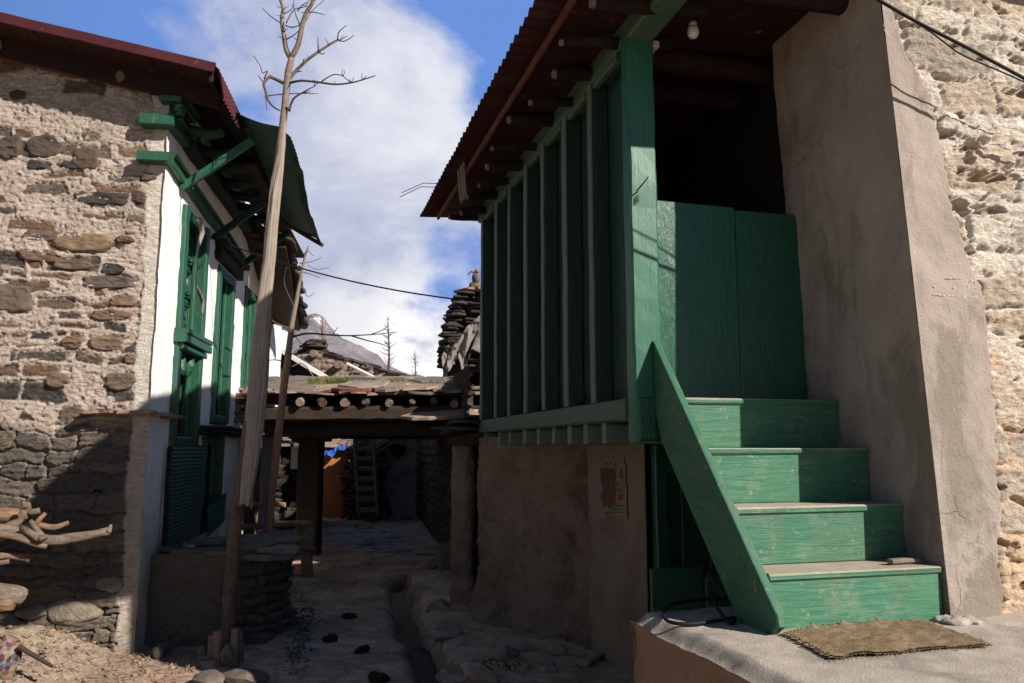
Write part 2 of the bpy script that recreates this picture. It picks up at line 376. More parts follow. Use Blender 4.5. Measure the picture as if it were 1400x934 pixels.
def white_mat():
    t = NT('whitewash on mud'); co = t.coord(); n = t.noise(co, 3, 8, .65); f = t.noise(co, 45, 5, .65)
    col = t.ramp(n, [(.3, (.66, .645, .62)), (.6, (.79, .785, .77))])
    chip = t.ramp(t.noise(t.coord((2.2, 2.2, 1)), 12, 6, .62), [(.66, (0, 0, 0)), (.69, (1, 1, 1))])
    col = t.mix(t.math('MULTIPLY', chip, .75), col, (.36, .30, .25))
    p = t.n('SeparateXYZ'); t.l(t.tc.outputs['Object'], p.inputs[0])
    # the lower coat is older: bare patches of grey pink mud
    low = t.ramp(t.math('ADD', p.outputs[2], t.math('MULTIPLY', n, .9)), [(1.15, (1, 1, 1)), (1.5, (0, 0, 0))])
    lo2 = t.math('MULTIPLY', t.math('SUBTRACT', 1.0, t.ramp(t.math('MULTIPLY', t.math('ADD', p.outputs[2], t.math('MULTIPLY', n, .9)), .5), [(.55, (0, 0, 0)), (.95, (1, 1, 1))])), .75)
    col = t.mix(lo2, col, t.ramp(n, [(.35, (.36, .29, .26)), (.6, (.55, .5, .48))]))
    return t.fin(col, .9, t.math('ADD', n, t.math('MULTIPLY', f, .5)), .5, .012, .15)
M['white'] = white_mat()

def stonewall_mat(name, mortar, stones, lowtint=None, warm=None, bdist=.03):
    t = NT(name); co = t.coord(); n = t.noise(co, 6, 9, .68); f = t.noise(co, 65, 6, .72); g = t.noise(t.coord((1, 1, 2.5)), 16, 7, .7, .8)
    h_ = t.noise(t.coord((1, 1, 1.9)), 30, 4, .6, 1.2); hole = t.ramp(h_, [(.30, (1, 1, 1)), (.37, (0, 0, 0))])
    mo = t.ramp(n, [(.3, mul(mortar, .78)), (.7, mul(mortar, 1.12))])
    mo = t.mix(t.math('MULTIPLY', t.ramp(g, [(.36, (1, 1, 1)), (.52, (0, 0, 0))]), .55), mo, mul(mortar, .52))
    if warm:
        p = t.n('SeparateXYZ'); t.l(t.tc.outputs['Object'], p.inputs[0])
        w = t.math('ADD', t.math('MULTIPLY', p.outputs[2], warm[1]), t.math('MULTIPLY', n, .8))
        mo = t.mix(t.ramp(w, [(warm[2], (1, 1, 1)), (warm[2]+.22, (0, 0, 0))]), mo, t.ramp(g, [(.35, mul(warm[0], .7)), (.6, warm[0])]))
    mo = t.mix(t.math('MULTIPLY', hole, .7), mo, mul(mortar, .34))  # dark pits: shade of small hollows put into the mortar colour
    k = len(stones); st = t.ramp(t.attr('tint'), [(i/(k-1), c) for i, c in enumerate(stones)])
    st = t.mix(1., st, t.ramp(g, [(.3, (.5, .5, .5)), (.7, (1.25, 1.2, 1.15))]), 'MULTIPLY')
    st = t.mix(t.math('MULTIPLY', t.ramp(f, [(.55, (0, 0, 0)), (.72, (1, 1, 1))]), .22), st, mortar)
    col = t.mix(t.attr('stone'), mo, st)
    col = t.mix(t.attr('white'), col, t.ramp(g, [(.3, (.52, .45, .37)), (.6, (.72, .67, .58))]))
    return t.fin(col, .95, t.math('SUBTRACT', t.math('ADD', t.math('ADD', n, t.math('MULTIPLY', f, .55)), t.math('MULTIPLY', g, 1.1)), t.math('MULTIPLY', hole, .8)), 1., bdist, .12)
STN = [(.055, .05, .047), (.08, .072, .067), (.12, .104, .09), (.19, .158, .125), (.14, .09, .062), (.25, .17, .105), (.19, .105, .065)]
M['gable'] = stonewall_mat('mud mortared rubble', (.56, .465, .39), STN)
M['dry'] = stonewall_mat('dry stone', (.2, .165, .135), [(.13, .11, .095), (.2, .165, .135), (.16, .135, .115), (.25, .21, .17)])
M['cream'] = stonewall_mat('cream clay rubble', (.84, .745, .63), [(.60, .51, .42), (.78, .66, .52), (.52, .46, .39), (.72, .59, .45)], warm=((.86, .63, .44), .30, .95), bdist=.03)
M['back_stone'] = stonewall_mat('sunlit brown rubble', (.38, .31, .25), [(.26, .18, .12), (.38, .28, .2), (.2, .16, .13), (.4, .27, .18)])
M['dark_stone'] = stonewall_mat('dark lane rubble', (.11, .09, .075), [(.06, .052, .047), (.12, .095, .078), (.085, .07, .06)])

def dirt_mat():
    t = NT('trodden lane earth'); co = t.coord(); n = t.noise(co, 1.7, 9, .66); f = t.noise(co, 38, 8, .72); g = t.noise(t.coord((1, 2.6, 1)), 5, 7, .68, .5)
    col = t.ramp(n, [(.32, (.27, .185, .138)), (.5, (.46, .33, .25)), (.66, (.64, .48, .37))])
    col = t.mix(t.math('MULTIPLY', t.ramp(g, [(.38, (1, 1, 1)), (.52, (0, 0, 0))]), .6), col, (.16, .112, .088))
    vo = t.n('TexVoronoi', feature='DISTANCE_TO_EDGE'); vo.inputs['Scale'].default_value = 1.9; dm_ = t.n('VectorMath', operation='MULTIPLY_ADD'); t.l(co, dm_.inputs[0]); nv = t.n('TexNoise'); nv.inputs['Scale'].default_value = 2.2; nv.inputs['Detail'].default_value = 6; t.l(co, nv.inputs['Vector']); t.l(nv.outputs['Color'], dm_.inputs[0]); dm_.inputs[1].default_value = (.7, .7, .2); t.l(co, dm_.inputs[2]); t.l(dm_.outputs[0], vo.inputs['Vector'])
    ck = t.ramp(vo.outputs['Distance'], [(.0, (1, 1, 1)), (.035, (0, 0, 0))])
    col = t.mix(t.math('MULTIPLY', ck, .45), col, (.12, .088, .07))
    col = t.mix(t.attr('straw'), col, t.ramp(f, [(.35, (.19, .14, .10)), (.5, (.30, .235, .175)), (.68, (.42, .34, .255))]))
    col = t.mix(t.attr('wet'), col, (.018, .016, .016))
    r = t.math('SUBTRACT', .95, t.math('MULTIPLY', t.attr('wet'), .8))
    return t.fin(col, r, t.math('ADD', t.math('ADD', n, t.math('MULTIPLY', f, .5)), g), .9, .03, .3)
M['dirt'] = dirt_mat()

# ================================================================== SETTING
CH = np.array([(-.1, 4.0), (-.5, 5.56), (-.92, 7.16), (-1.17, 8.5), (-1.33, 9.4), (-1.2, 10.2), (-.9, 11.0), (-.9, 60.)])
def ground_z(x, y):
    x = np.asarray(x, float); y = np.asarray(y, float)
    xc = np.interp(y, CH[:, 1], CH[:, 0])+.05*vn(y*3, 0, 0, 3)
    d = x-xc; near = 1-sst(y, 9.4, 10.4)
    z = .022*fbm(x*2.2, y*2.2, 0, 4, 4)+.013*fbm(x*7, y*9, 0, 5, 8, .6)-.02*sst(fbm(x*2.0, y*4.5, 3, 5, 18, .6), .12, .3)
    z = z-.15*near*np.exp(-(d/(.12+.03*vn(y*5, 2., 0, 6)))**2)
    z = z+near*(.11+.025*fbm(x*5, y*5, 0, 3, 11))*sst(d+.10*fbm(x*5, y*3.5, 0, 4, 12), .13, .17)
    heap = np.clip(-3.05-x, 0, 1.6)*.36*(1-sst(y, 6.6, 7.2))
    z = z+heap*(1+.35*fbm(x*4, y*4, 0, 4, 15))+.05*np.clip(-2.5-x, 0, 1)*fbm(x*14, y*14, 0, 3, 16)
    steps = .05*sst(y+.4*fbm(x*1.5, y, 0, 3, 33), 8.9, 8.98)+.05*sst(y+.5*fbm(x*1.3, y, 4, 3, 34), 10.4, 10.5)
    f = np.exp(-(np.hypot(x, y-8)/60)**2)
    return (z+steps*(1-sst(y, 14, 22)))*f-.02*(1-f)
gx = np.concatenate([[-4000, -900, -200, -60, -20, -9], rng_(-6, -2.5, .05), rng_(-2.47, .3, .02), rng_(.35, 1.4, .05), [3, 8, 20, 60, 200, 900, 4000]])
gy = np.concatenate([[-3000, -600, -100, -30, -8, -1, 2], rng_(4.3, 5.0, .05), rng_(5.03, 9.4, .025), rng_(9.46, 19, .09), [22, 30, 50, 110, 300, 900, 4500]])
X, Y = np.meshgrid(gx, gy, indexing='ij'); Z = ground_z(X, Y)
xc = np.interp(Y, CH[:, 1], CH[:, 0])
wet = np.exp(-((X-xc)/.11)**2)*(1-sst(Y, 9.4, 10.4))
straw = sst(-2.55-X+.25*fbm(X*3, Y*3, 0, 3, 21), 0, .35)*(1-sst(Y, 6.7, 7.2))
gm = MB().grid(np.stack([X, Y, Z], -1), wet=wet, straw=straw)
tag(gm.build('ground', M['dirt'], loc=(0, 0, 0), smooth=True), None, kind='structure')
# water in the gutter
ys = rng_(4.3, 9.4, .05); cx = np.interp(ys, CH[:, 1], CH[:, 0])+.05*vn(ys*3, 0, 0, 3)
ws = np.linspace(-.09, .09, 5)
W = np.stack([cx[:, None]+ws[None], np.broadcast_to(ys[:, None], (len(ys), 5)), -.085+.008*fbm(cx[:, None]*9+ws[None]*30, ys[:, None]*14, 0, 3)], -1)
t = NT('dirty gutter water'); n = t.noise(t.coord(), 26, 4, .6); t.b.inputs['IOR'].default_value = 1.33
M['water'] = t.fin((.010, .010, .010), .12, n, .6, .03, .25)
tag(MB().grid(W).build('water', M['water'], smooth=True), None, kind='structure')
# paved path slab beyond the passage
sl = MB(); pp = [atz(*q, .07) for q in ((447, 716), (492, 711), (604, 768), (512, 772), (484, 745), (440, 728))]
V = [(p[0], p[1], .11) for p in pp]+[(p[0], p[1], -.05) for p in pp]; m = len(pp)
sl.add(V, [list(range(m))]+[[i, (i+1) % m, m+(i+1) % m, m+i] for i in range(m)])
M['slab'] = earthy('worn cement slab', (.36, .28, .235), (.48, .385, .325), 2, 40, .5, .015, .9, (.1, .09, .08), 2.5, (.5, .6))
tag(sl.build('path', M['slab']), None, kind='structure')
# mountain
mx = np.concatenate([rng_(-1500, -700, 40), rng_(-690, 150, 6), rng_(190, 900, 40)]); my = rng_(700, 1900, 20)
px_ = np.array([-3000, -1200, 0, 250, 380, 398, 422, 436, 448, 462, 477, 500, 512, 538, 552, 578, 592, 640, 720, 1400, 3000], float)
py_ = np.array([360, 300, 330, 395, 444, 431, 429, 428, 440, 455, 462, 473, 481, 496, 504, 516, 524, 545, 575, 590, 590], float)
RY = 1500.
def ridge(x):
    qx = 700+FPX*x/RY/1.01; yy = np.interp(qx, px_, py_)
    return EYE+RY*np.tan(np.arctan((467-yy)/FPX)+PITCH)
X, Y = np.meshgrid(mx, my, indexing='ij'); rz = ridge(X)
rd = 1-np.abs(fbm(X/130+.6*fbm(X/200, Y/200, 0, 3, 5), Y/260, 0, 6, 40))*2
tt = np.clip((Y-700)/(RY-700), 0, None)
Z = np.where(Y <= RY, rz*tt**1.25, rz*(1-.5*(Y-RY)/400))
Z = Z+(rd-.45)*150*np.clip(tt, 0, 1)*(1-.95*sst(tt, .5, .93))+fbm(X/30, Y/30, 0, 5, 44, .6)*11-5
t = NT('hazed mountain rock and snow'); co = t.coord(); n = t.noise(co, .012, 12, .7, .4); f = t.noise(t.coord((1, 1, .35)), .03, 10, .72)
g_ = t.n('NewGeometry'); sp = t.n('SeparateXYZ'); t.l(t.tc.outputs['Object'], sp.inputs[0])
col = t.ramp(n, [(.34, (.10, .095, .125)), (.5, (.175, .16, .18)), (.66, (.27, .245, .25))])  # haze put into the colour: rock tones shifted to blue grey
sn = t.math('ADD', t.math('MULTIPLY', sp.outputs[2], .0026), t.math('MULTIPLY', f, 1.75))
col = t.mix(t.ramp(sn, [(.1, (0, 0, 0)), (.1001, (0, 0, 0))]), col, (.7, .73, .8)) if False else t.mix(t.ramp(t.math('MULTIPLY', sn, .5), [(.83, (0, 0, 0)), (.87, (1, 1, 1))]), col, (.72, .75, .82))
M['mountain'] = t.fin(col, .95, t.math('ADD', n, f), .8, 8., .1)
tag(MB().grid(np.stack([X, Y, Z], -1)).build('mountain', M['mountain'], loc=(0, 0, 0)), None, kind='structure')

# ================================================================== LEFT HOUSE
LH = thing('stone_house', 'stone and whitewash house with carved green windows and red tin roof', 'house', (-3.0, 6.4, 0))
def lz(o): return 4.60-.236*o if True else 0
# gable wall of mud mortared rubble
us = np.concatenate([rng_(-6.2, -3.3, .15)[:-1], rng_(-3.3, -1.75, .018)[:-1], rng_(-1.75, 0, .009)]); vs = np.concatenate([rng_(-.35, 5.0, .0095), rng_(5.05, 5.5, .06)])
U, V = np.meshgrid(us, vs, indexing='ij')
wU = U+.035*fbm(U*9, V*9, 2, 4, 301); wV = V+.03*fbm(U*8, V*10, 5, 4, 302)
d, r1, r2, r3 = rubble(wU, wV, 21, (.06, .17), (.12, .42), .06)
def ridged(x, y, z, o, sd): return 1-2*np.abs(fbm(x, y, z, o, sd, .6))
hi = sst(V+.25*fbm(U*2.2, V*2, 0, 3, 3), 1.66, 1.95)          # 1: mortared part, 0: dry stone below
n1 = fbm(U*7, V*8, 0, 5, 31, .62); n2 = fbm(U*24, V*42, 0, 4, 32, .65); n3 = fbm(U*3, V*3, 0, 3, 35)
ra = ridged(U*9+V*4, V*15-U*4, 0, 4, 303); rb_ = ridged(U*30+V*12, V*46, 0, 3, 304)
amt = .50+.25*n3+.20*sst(3.6-V, 0, 1.4)
vis = (r1 < amt)
er = d-.010-.020*r3+.022*n1+.012*n2
show = vis*sst(er, 0, .008)
pit = sst(vn(U*34+3*n1, V*58+V*0, 2., 306), .42, .62)*.014
mort = -pit+.018*n1+.016*n2+.007*ra+.006*rb_+.022*n3
strat = fbm(U*4, V*55, r3*9, 4, 305)
stU = -.004+.014*r2+.012*n2+.014*n1+.010*strat
D_hi = mort*(1-show)+show*stU-.016*vis*np.exp(-(er/.006)**2)
prof = sst(d+.012*n1+.006*n2, -.002, .011)
D_lo = -.055+prof*(.045+.045*r2)+prof*(.015*n2+.022*n1+.016*strat)-.02*(1-prof)*ra
edge = sst(U+.03*fbm(V*7, U*3, 0, 4, 51), -.155, -.125)       # plaster return at the corner
D = hi*D_hi+(1-hi)*D_lo
D = D*(1-edge)+edge*(.012+.010*n1+.003*n2)
stone = (hi*show*(.85+.15*sst(n2+.3*n1, -.5, .1))+(1-hi)*prof*.96)*(1-edge)
white = edge*sst(V, 1.88, 1.93)
base = sst(.5-V, 0, .4)*.02
P = L.w(-(D+base), U, V)
keep = (V[:-1, :-1] < (4.72-.236*np.maximum(U[:-1, :-1], -3.1)-.236*np.maximum(-3.1-U[:-1, :-1], 0)*-1))
MB().grid(P, keep=keep, stone=stone, tint=np.where(hi > .5, r3, .22+.3*r3), white=white).build('gable_wall', M['gable'], LH, smooth=True)
# a few proud big stones and pole ends in the gable
bs_ = tinted('big set stones', [(.055, .05, .046), (.17, .11, .075), (.115, .098, .085), (.26, .175, .11)], 7, 50, .8, .014, .92)
for (x, y, wp, hp, ti) in ((62, 200, 48, 38, .1), (117, 218, 38, 38, .15), (14, 202, 32, 40, .1), (50, 226, 26, 15, 0), (97, 226, 28, 15, 0), (140, 272, 80, 22, .03), (112, 331, 88, 28, .95), (58, 322, 56, 20, .55), (54, 350, 58, 18, .36), (100, 362, 54, 15, .4), (155, 368, 36, 17, 0), (150, 386, 78, 20, .65), (20, 407, 52, 44, .5), (168, 411, 40, 18, .9), (152, 431, 60, 18, .4), (172, 328, 26, 14, .2), (98, 468, 30, 20, .33), (146, 470, 52, 22, .85), (204, 243, 24, 13, .55), (190, 270, 24, 21, .12), (165, 522, 46, 26, .5), (25, 130, 24, 14, .05), (80, 520, 34, 24, .8), (178, 490, 18, 15, .95)):
    w, h = wp*.0059/1.1, hp*.0059/1.24
    p = L.at_s(x, y, 0); g = MB(); sg_ = rnd.random()*40
    aa = np.linspace(0, 2*PI, 40, endpoint=False); ro = (1+.32*fbm(np.cos(aa)*1.6+sg_, np.sin(aa)*1.6, 0, 4, 12))*(np.abs(np.cos(aa))**3.2+np.abs(np.sin(aa))**3.2)**(-1/3.2)
    q_ = np.linspace(0, 1, 12); AA, QQ = np.meshgrid(np.append(aa, aa[0]), q_); RO = np.append(ro, ro[0])[None]
    xx, yy_ = np.cos(AA)*RO*QQ*w*.55, np.sin(AA)*RO*QQ*h*.62
    g.grid(L.w(-(.024*(1-sst(QQ, .80, 1))+.022*fbm(xx*12+sg_, yy_*26, 0, 5, 13, .62)-.016*sst(QQ, .8, 1)), p[1]+xx, p[2]+yy_), tint=ti)
    g.build('set_stone', bs_, LH, smooth=True)
lg = MB(); p = L.at_s(168, 112, 0); lg.tube([L.w(-.10, p[1], p[2]), L.w(.2, p[1], p[2])], [.052, .055], 12, .004, tint=.1)
lg.build('pole_end', M['wood_tan'], LH)
lg = MB(); p = L.at_s(-3, 70, 0); lg.tube([L.w(-.13, p[1], p[2]), L.w(.2, p[1], p[2])], [.085, .09], 12, .006, tint=.6)
lg.build('pole_end', M['wood_tan'], LH)
# facade: whitewashed wall with openings
OPEN = [(.53, 1.42, 1.6, 3.86), (.50, 1.45, .7, 1.66), (1.96, 2.75, 1.86, 3.64), (3.44, 4.2, 2.35, 3.72), (1.68, 2.56, .72, 1.76)]
ks = np.unique(np.concatenate([[-.035], rng_(0, 6.6, .045)]+[[a, b] for a, b, _, _ in OPEN])); zs = np.unique(np.concatenate([rng_(-.2, 4.8, .045)]+[[a, b] for _, _, a, b in OPEN]))
U, V = np.meshgrid(ks, zs, indexing='ij'); keep = np.ones((len(ks)-1, len(zs)-1), bool)
uc = (U[:-1, :-1]+U[1:, 1:])/2; vc = (V[:-1, :-1]+V[1:, 1:])/2
for a, b, c, e in OPEN: keep &= ~((uc > a) & (uc < b) & (vc > c) & (vc < e))
D = .014*fbm(U*3, V*3, 0, 4, 61)+.006*fbm(U*11, V*11, 0, 3, 62)
fw = MB().grid(L.w(U, D, V), keep=keep)
for a, b, c, e in OPEN:
    for k in (a, b): fw.grid(L.w(np.full((2, 12), k), np.array([[.0], [-.3]]), np.linspace(c, e, 12)[None]))
    for z in (c, e): fw.grid(L.w(np.linspace(a, b, 8)[None], np.array([[.0], [-.3]]), np.full((2, 8), z)))
fw.build('facade_wall', M['white'], LH, smooth=True)
ft = L.T()
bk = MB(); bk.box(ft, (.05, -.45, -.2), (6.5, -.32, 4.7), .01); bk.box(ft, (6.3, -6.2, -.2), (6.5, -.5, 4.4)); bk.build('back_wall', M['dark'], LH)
wd = MB(); wd.box(ft, (.3, -6.2, -.2), (6.5, -6.0, 4.3)); wd.build('rear_wall', M['mud_grey'], LH)
# slate ledge round the corner and slate sills
sb = MB()
for k in range(4):
    o = -.44+k*.13; sb.slab(L.w(-.05, o, 1.895+rnd.uniform(-.012, .012)), .11, .09, .035, L.rot+rnd.uniform(-.2, .2), (0, rnd.uniform(-.05, .05)), tint=rnd.choice([.1, .4, .9]))
for k in range(2): sb.slab(L.w(.12+k*.3, .04, 1.885-.01*k), .17, .08, .032, L.rot, (.03, 0), tint=.3+k*.4)
sb.build('ledge_slate', M['slate'], LH)
for (k0, k1, z) in ((1.5, 3.55, 1.82),):
    s_ = MB()
    for lay in range(3):
        k = k0
        while k < k1:
            w = rnd.uniform(.16, .3); s_.slab(L.w(k+w/2, .03+.05*(2-lay)*.5, z-.035*lay), w*.62, .12-.02*lay, .03, L.rot+PI*0, (0, rnd.uniform(-.08, .02)), tint=rnd.choice([.05, .3, .6, .95])); k += w
    s_.build('window_sill', M['slate_dark'], LH)
# green windows
def window(k0, k1, z0, z1, carved=(), boards=(), open_=None, fr=.10):
    fm = MB()
    for k in (k0+fr/2, k1-fr/2): fm.beam(L.w(k, -.02, z0), L.w(k, -.02, z1), fr, .12, (L.u[0], L.u[1], 0), .008)
    for k in (k0+fr*1.25, k1-fr*1.25): fm.beam(L.w(k, -.055, z0), L.w(k, -.055, z1), .045, .10, (L.u[0], L.u[1], 0), .012)
    for z in (z0+.04, z1-.05): fm.beam(L.w(k0+fr, -.025, z), L.w(k1-fr, -.025, z), .11, .09, (0, 0, 1), .008)
    w = fm.build('window', M['green_left'], LH)
    for (a, b) in carved:
        cm = MB(); kk = [k0+fr*1.5, (k0+k1)/2-.012, (k0+k1)/2+.012, k1-fr*1.5]
        for q in (0, 2):
            ka, kb = kk[q], kk[q+1]; nn = 3
            cm.box(ft, (ka, -.12, a), (kb, -.095, b), .004)
            zz = np.linspace(a, b, nn+1)
            for i in range(nn):
                za, zb = zz[i]+.012, zz[i+1]-.012
                for ring in range(3):
                    e = .012+ring*.028
                    if kb-ka-2*e < .03: break
                    h = -.095+.012*(ring % 2)+.004
                    for (A, B, C_, D_) in ((ka+e, kb-e, za+e, za+e+.014), (ka+e, kb-e, zb-e-.014, zb-e), (ka+e, ka+e+.014, za+e+.0141, zb-e-.0141), (kb-e-.014, kb-e, za+e+.0141, zb-e-.0141)):
                        cm.box(ft, (A, -.096, C_), (B, h+.014, D_), .004)
                cm.rock(L.w((ka+kb)/2, -.092, (za+zb)/2), (.04, .02, .05), .15, 2)
                for m_ in range(6):
                    cm.rock(L.w(ka+.006, -.088, za+(m_+.5)*(zb-za)/6), (.012, .012, .016), .1, 1)
        cm.build('carved_panel', M['green_left'], w)
    for (a, b, nb) in boards:
        bm_ = MB(); kk = np.linspace(k0+fr, k1-fr, nb+1)
        for i in range(nb): bm_.box(ft, (kk[i]+.003, -.13-.012*(i % 2), a), (kk[i+1]-.003, -.10-.012*(i % 2), b), .006, .002)
        bm_.build('board', M['green_left'], w)
    return w
w1 = window(.53, 1.42, 1.62, 3.86, carved=((2.72, 3.74),), boards=((1.66, 2.5, 2),), fr=.12)
m_ = MB(); m_.beam(L.w(.50, .03, 2.60), L.w(1.46, .03, 2.60), .16, .075); m_.beam(L.w(.52, .055, 2.665), L.w(1.44, .055, 2.665), .13, .05); m_.beam(L.w(.55, .015, 2.53), L.w(1.42, .015, 2.53), .12, .05)
for k in range(14): m_.rock(L.w(.56+k*.062, .10, 2.635), (.018, .014, .018), .1, 1)
m_.build('sill_moulding', M['green_left'], w1)
for x in (.9, 1.12):                       # small carved drops below the moulding
    m_ = MB(); m_.rock(L.w(x, -.03, 2.40), (.06, .05, .12), .2, 2); m_.build('carved_drop', M['green_left'], w1)
w2 = window(1.96, 2.75, 1.88, 3.62, boards=((1.96, 3.55, 3),), fr=.11)
m_ = MB()
for z in (2.1, 2.32, 2.54, 2.76):
    m_.box(ft, (2.1, -.10, z), (2.6, -.075, z+.03), .006)
m_.build('rail', M['green_left'], w2)
w3 = window(3.44, 4.2, 2.36, 3.70, carved=((2.45, 3.6),), fr=.09)
wt = MB(); wt.beam(L.w(1.8, .02, 3.72), L.w(2.95, .02, 3.72), .12, .13); wt.beam(L.w(1.75, .06, 3.83), L.w(3.0, .06, 3.83), .16, .07); wt.build('lintel', M['slate_dark'], LH)
# lower storey doors and tin covers
w4 = window(1.68, 2.56, .72, 1.74, boards=((.75, 1.7, 3),), fr=.12)
def sheet(name, k0, k1, z0, z1, o, mat, amp=.0055, pitch=.036, tilt=0., parent=None, sk=0.):
    kk = rng_(k0, k1, .04); zz = rng_(z0, z1, .008); U, V = np.meshgrid(kk, zz, indexing='ij')
    D = o+amp*np.sin(V*2*PI/pitch+.3*np.sin(U*5))+.018*fbm(U*2.5, V*2.5, o, 3, 71)+tilt*(V-z0)
    s_ = MB().grid(L.w(U, D, V+sk*(U-k0)))
    return s_.build(name, mat, parent, smooth=True)
sheet('tin_shutter', .44, 1.50, .73, 1.63, .075, M['green_tin'], parent=LH)
sheet('tin_shutter', 1.66, 2.50, .70, 1.02, .10, M['green_tin'], parent=LH, sk=.10)
# cornices, eaves brackets, joist ends
def cornice(z, o, h, mat, k1=4.4, stub=.2, drop=.0):
    c = MB(); c.beam(L.w(-.07, -stub, z), L.w(-.07, o, z), .12, h); c.beam(L.w(-.01, o-.04, z), L.w(k1, o-.04, z-drop), .09, h)
    c.beam(L.w(.0, o-.015, z+h*.62), L.w(k1, o-.015, z+h*.62-drop), .11, h*.3)
    return c.build('cornice', mat, LH)
cornice(4.07, .05, .085, M['green_left'], 3.0, .21, .16)
cornice(4.40, .07, .10, M['green_left'], .5, .21)
cornice(4.60, .12, .05, M['green_left'], .35, .06)
c = MB(); c.beam(L.w(-.02, .03, 4.50), L.w(5.8, .03, 4.50), .06, .18); c.beam(L.w(.4, .06, 4.38), L.w(5.8, .06, 4.34), .12, .08)
c.build('wall_plate', M['green_dark'], LH)
for k in range(5):
    c = MB(); c.rock(L.w(-.03, .09, 4.53-.03*k+.03), (.05, .05, .04), .15, 2)
    if k < 3: c.build('carved_bracket', M['green_left'], LH, smooth=True)
for k in range(13):
    c = MB(); kk = .25+k*.45
    c.tube([L.w(kk, -.1, 4.50), L.w(kk, .28, 4.44-.02*rnd.random()), L.w(kk, .40, 4.47)], [.05, .05, .042], 9, .006, tint=.4)
    c.build('rafter', M['green_dark'], LH)
# red roof: sheet, boards, barge boards
def roofz(o): return 4.74+.185*(.62-np.asarray(o, float))
ks = rng_(-.43, 3.15, .0125); os_ = np.concatenate([[-6.6, -3.1], rng_(-2.6, .40, .4), [.46, .49, .505, .52, .54]])
U, V = np.meshgrid(ks, os_, indexing='ij')
Zr = np.where(V >= -3.1, roofz(V), roofz(-3.1)-.185*(-3.1-V))+.01*fbm(U*2, V*2, 0, 2, 81)+.011*np.sin(U*2*PI/.075)*(V < .47)-np.interp(V, [.45, .49, .505, .52, .54], [0, .03, .09, .17, .27])
MB().grid(L.w(U, V+.011*np.sin(U*2*PI/.075)*(V > .47), Zr)).build('roof', M['red_tin'], LH, smooth=True)
b = MB(); b.box(ft, (3.1, -6.6, 4.3), (6.6, .2, 4.5), .01); b.box(ft, (1.2, .19, 4.52), (5.2, .52, 4.55), .01); b.build('slate_deck', M['wood_dark'], LH)
sf = MB()
for k in range(16):
    a, b = -3.05+k*.23, -3.05+(k+1)*.23-.006
    if b > .45: break
    q = [(-.41, a), (3.1, a), (3.1, b), (-.41, b)]
    for dz in (0,):
        Vv = [L.w(x, y, roofz(y)-.035) for x, y in q]+[L.w(x, y, roofz(y)-.055) for x, y in q]
        sf.add(Vv, [[0, 1, 2, 3], [7, 6, 5, 4], [0, 1, 5, 4], [1, 2, 6, 5], [2, 3, 7, 6], [3, 0, 4, 7]])
sf.build('soffit_board', M['red_wood'], LH)
b = MB(); b.beam(L.w(-.425, -3.1, roofz(-3.1)-.02), L.w(-.425, .46, roofz(.46)-.02), .025, .085, bev=.004); b.build('barge_board', M['red_tin'], LH)
b = MB(); b.beam(L.w(-.075, -3.1, roofz(-3.1)-.11), L.w(-.075, .45, roofz(.45)-.11-.02), .05, .20, bev=.006); b.build('barge_board', M['red_dark'], LH)
b = MB(); b.beam(L.w(-.06, -3.1, roofz(-3.1)-.225), L.w(-.06, .05, roofz(.05)-.22), .035, .018); b.build('batten', M['rust_wood'], LH)
b = MB(); b.beam(L.w(-.40, .43, roofz(.43)-.09), L.w(3.1, .43, roofz(.43)-.09), .03, .10); b.build('eave_board', M['red_dark'], LH)
# green sheet canopy below the eave, on slanting struts
ks = rng_(.12, 3.05, .02); os_ = rng_(.36, 1.0, .04); U, V = np.meshgrid(ks, os_, indexing='ij'); q = (V-.36)/.64
Zc = 4.70-.035*U-q*(.20+.05*U)-.05*np.sin(q*PI)+.010*np.sin(U*2*PI/.08)+.02*fbm(U*3, V*3, 0, 3, 91)*q-.10*sst(q, .85, 1)*(.6+.4*vn(U*4, 0, 0, 92))
cp = MB().grid(L.w(U, V+.02*q*np.sin(U*2.2), Zc)).build('canopy', M['canopy'], LH, smooth=True)
b = MB(); b.beam(L.w(2.98, .5, 4.45), L.w(3.02, 1.02, 4.16), .03, .05); b.build('canopy_edge', M['rust_wood'], cp)
for k in (.95, 1.3, 1.65, 2.0): 
    b = MB(); b.beam(L.w(k*.5-.1, .52+.05*k, 4.575), L.w(k*.5+.06, .52+.05*k, 4.57), .09, .02); b.build('patch', M['green_left'], cp)
for (k, zb, in_sun) in ((.40, 3.97, 1), (1.62, 3.83, 0), (2.75, 3.75, 0)):  # farther struts take the dark green, their shade put into the colour
    b = MB(); b.beam(L.w(k, .02, zb), L.w(k, .62, zb+.49), .055, .07, bev=.006); b.build('strut', M['green_left'] if in_sun else M['green_dark'], LH)
# pale rope of cable and a bundle at the window
b = MB(); pts = [L.at_t(x, y, .13) for x, y in ((272, 300), (276, 318), (270, 345), (268, 385), (272, 400), (277, 412), (276, 430))]
b.tube([L.w(*p) for p in pts], [.03, .026, .009, .008, .016, .02, .009], 7, .006, 2); b.build('cloth_bundle', M['old_cloth'], LH, smooth=True)

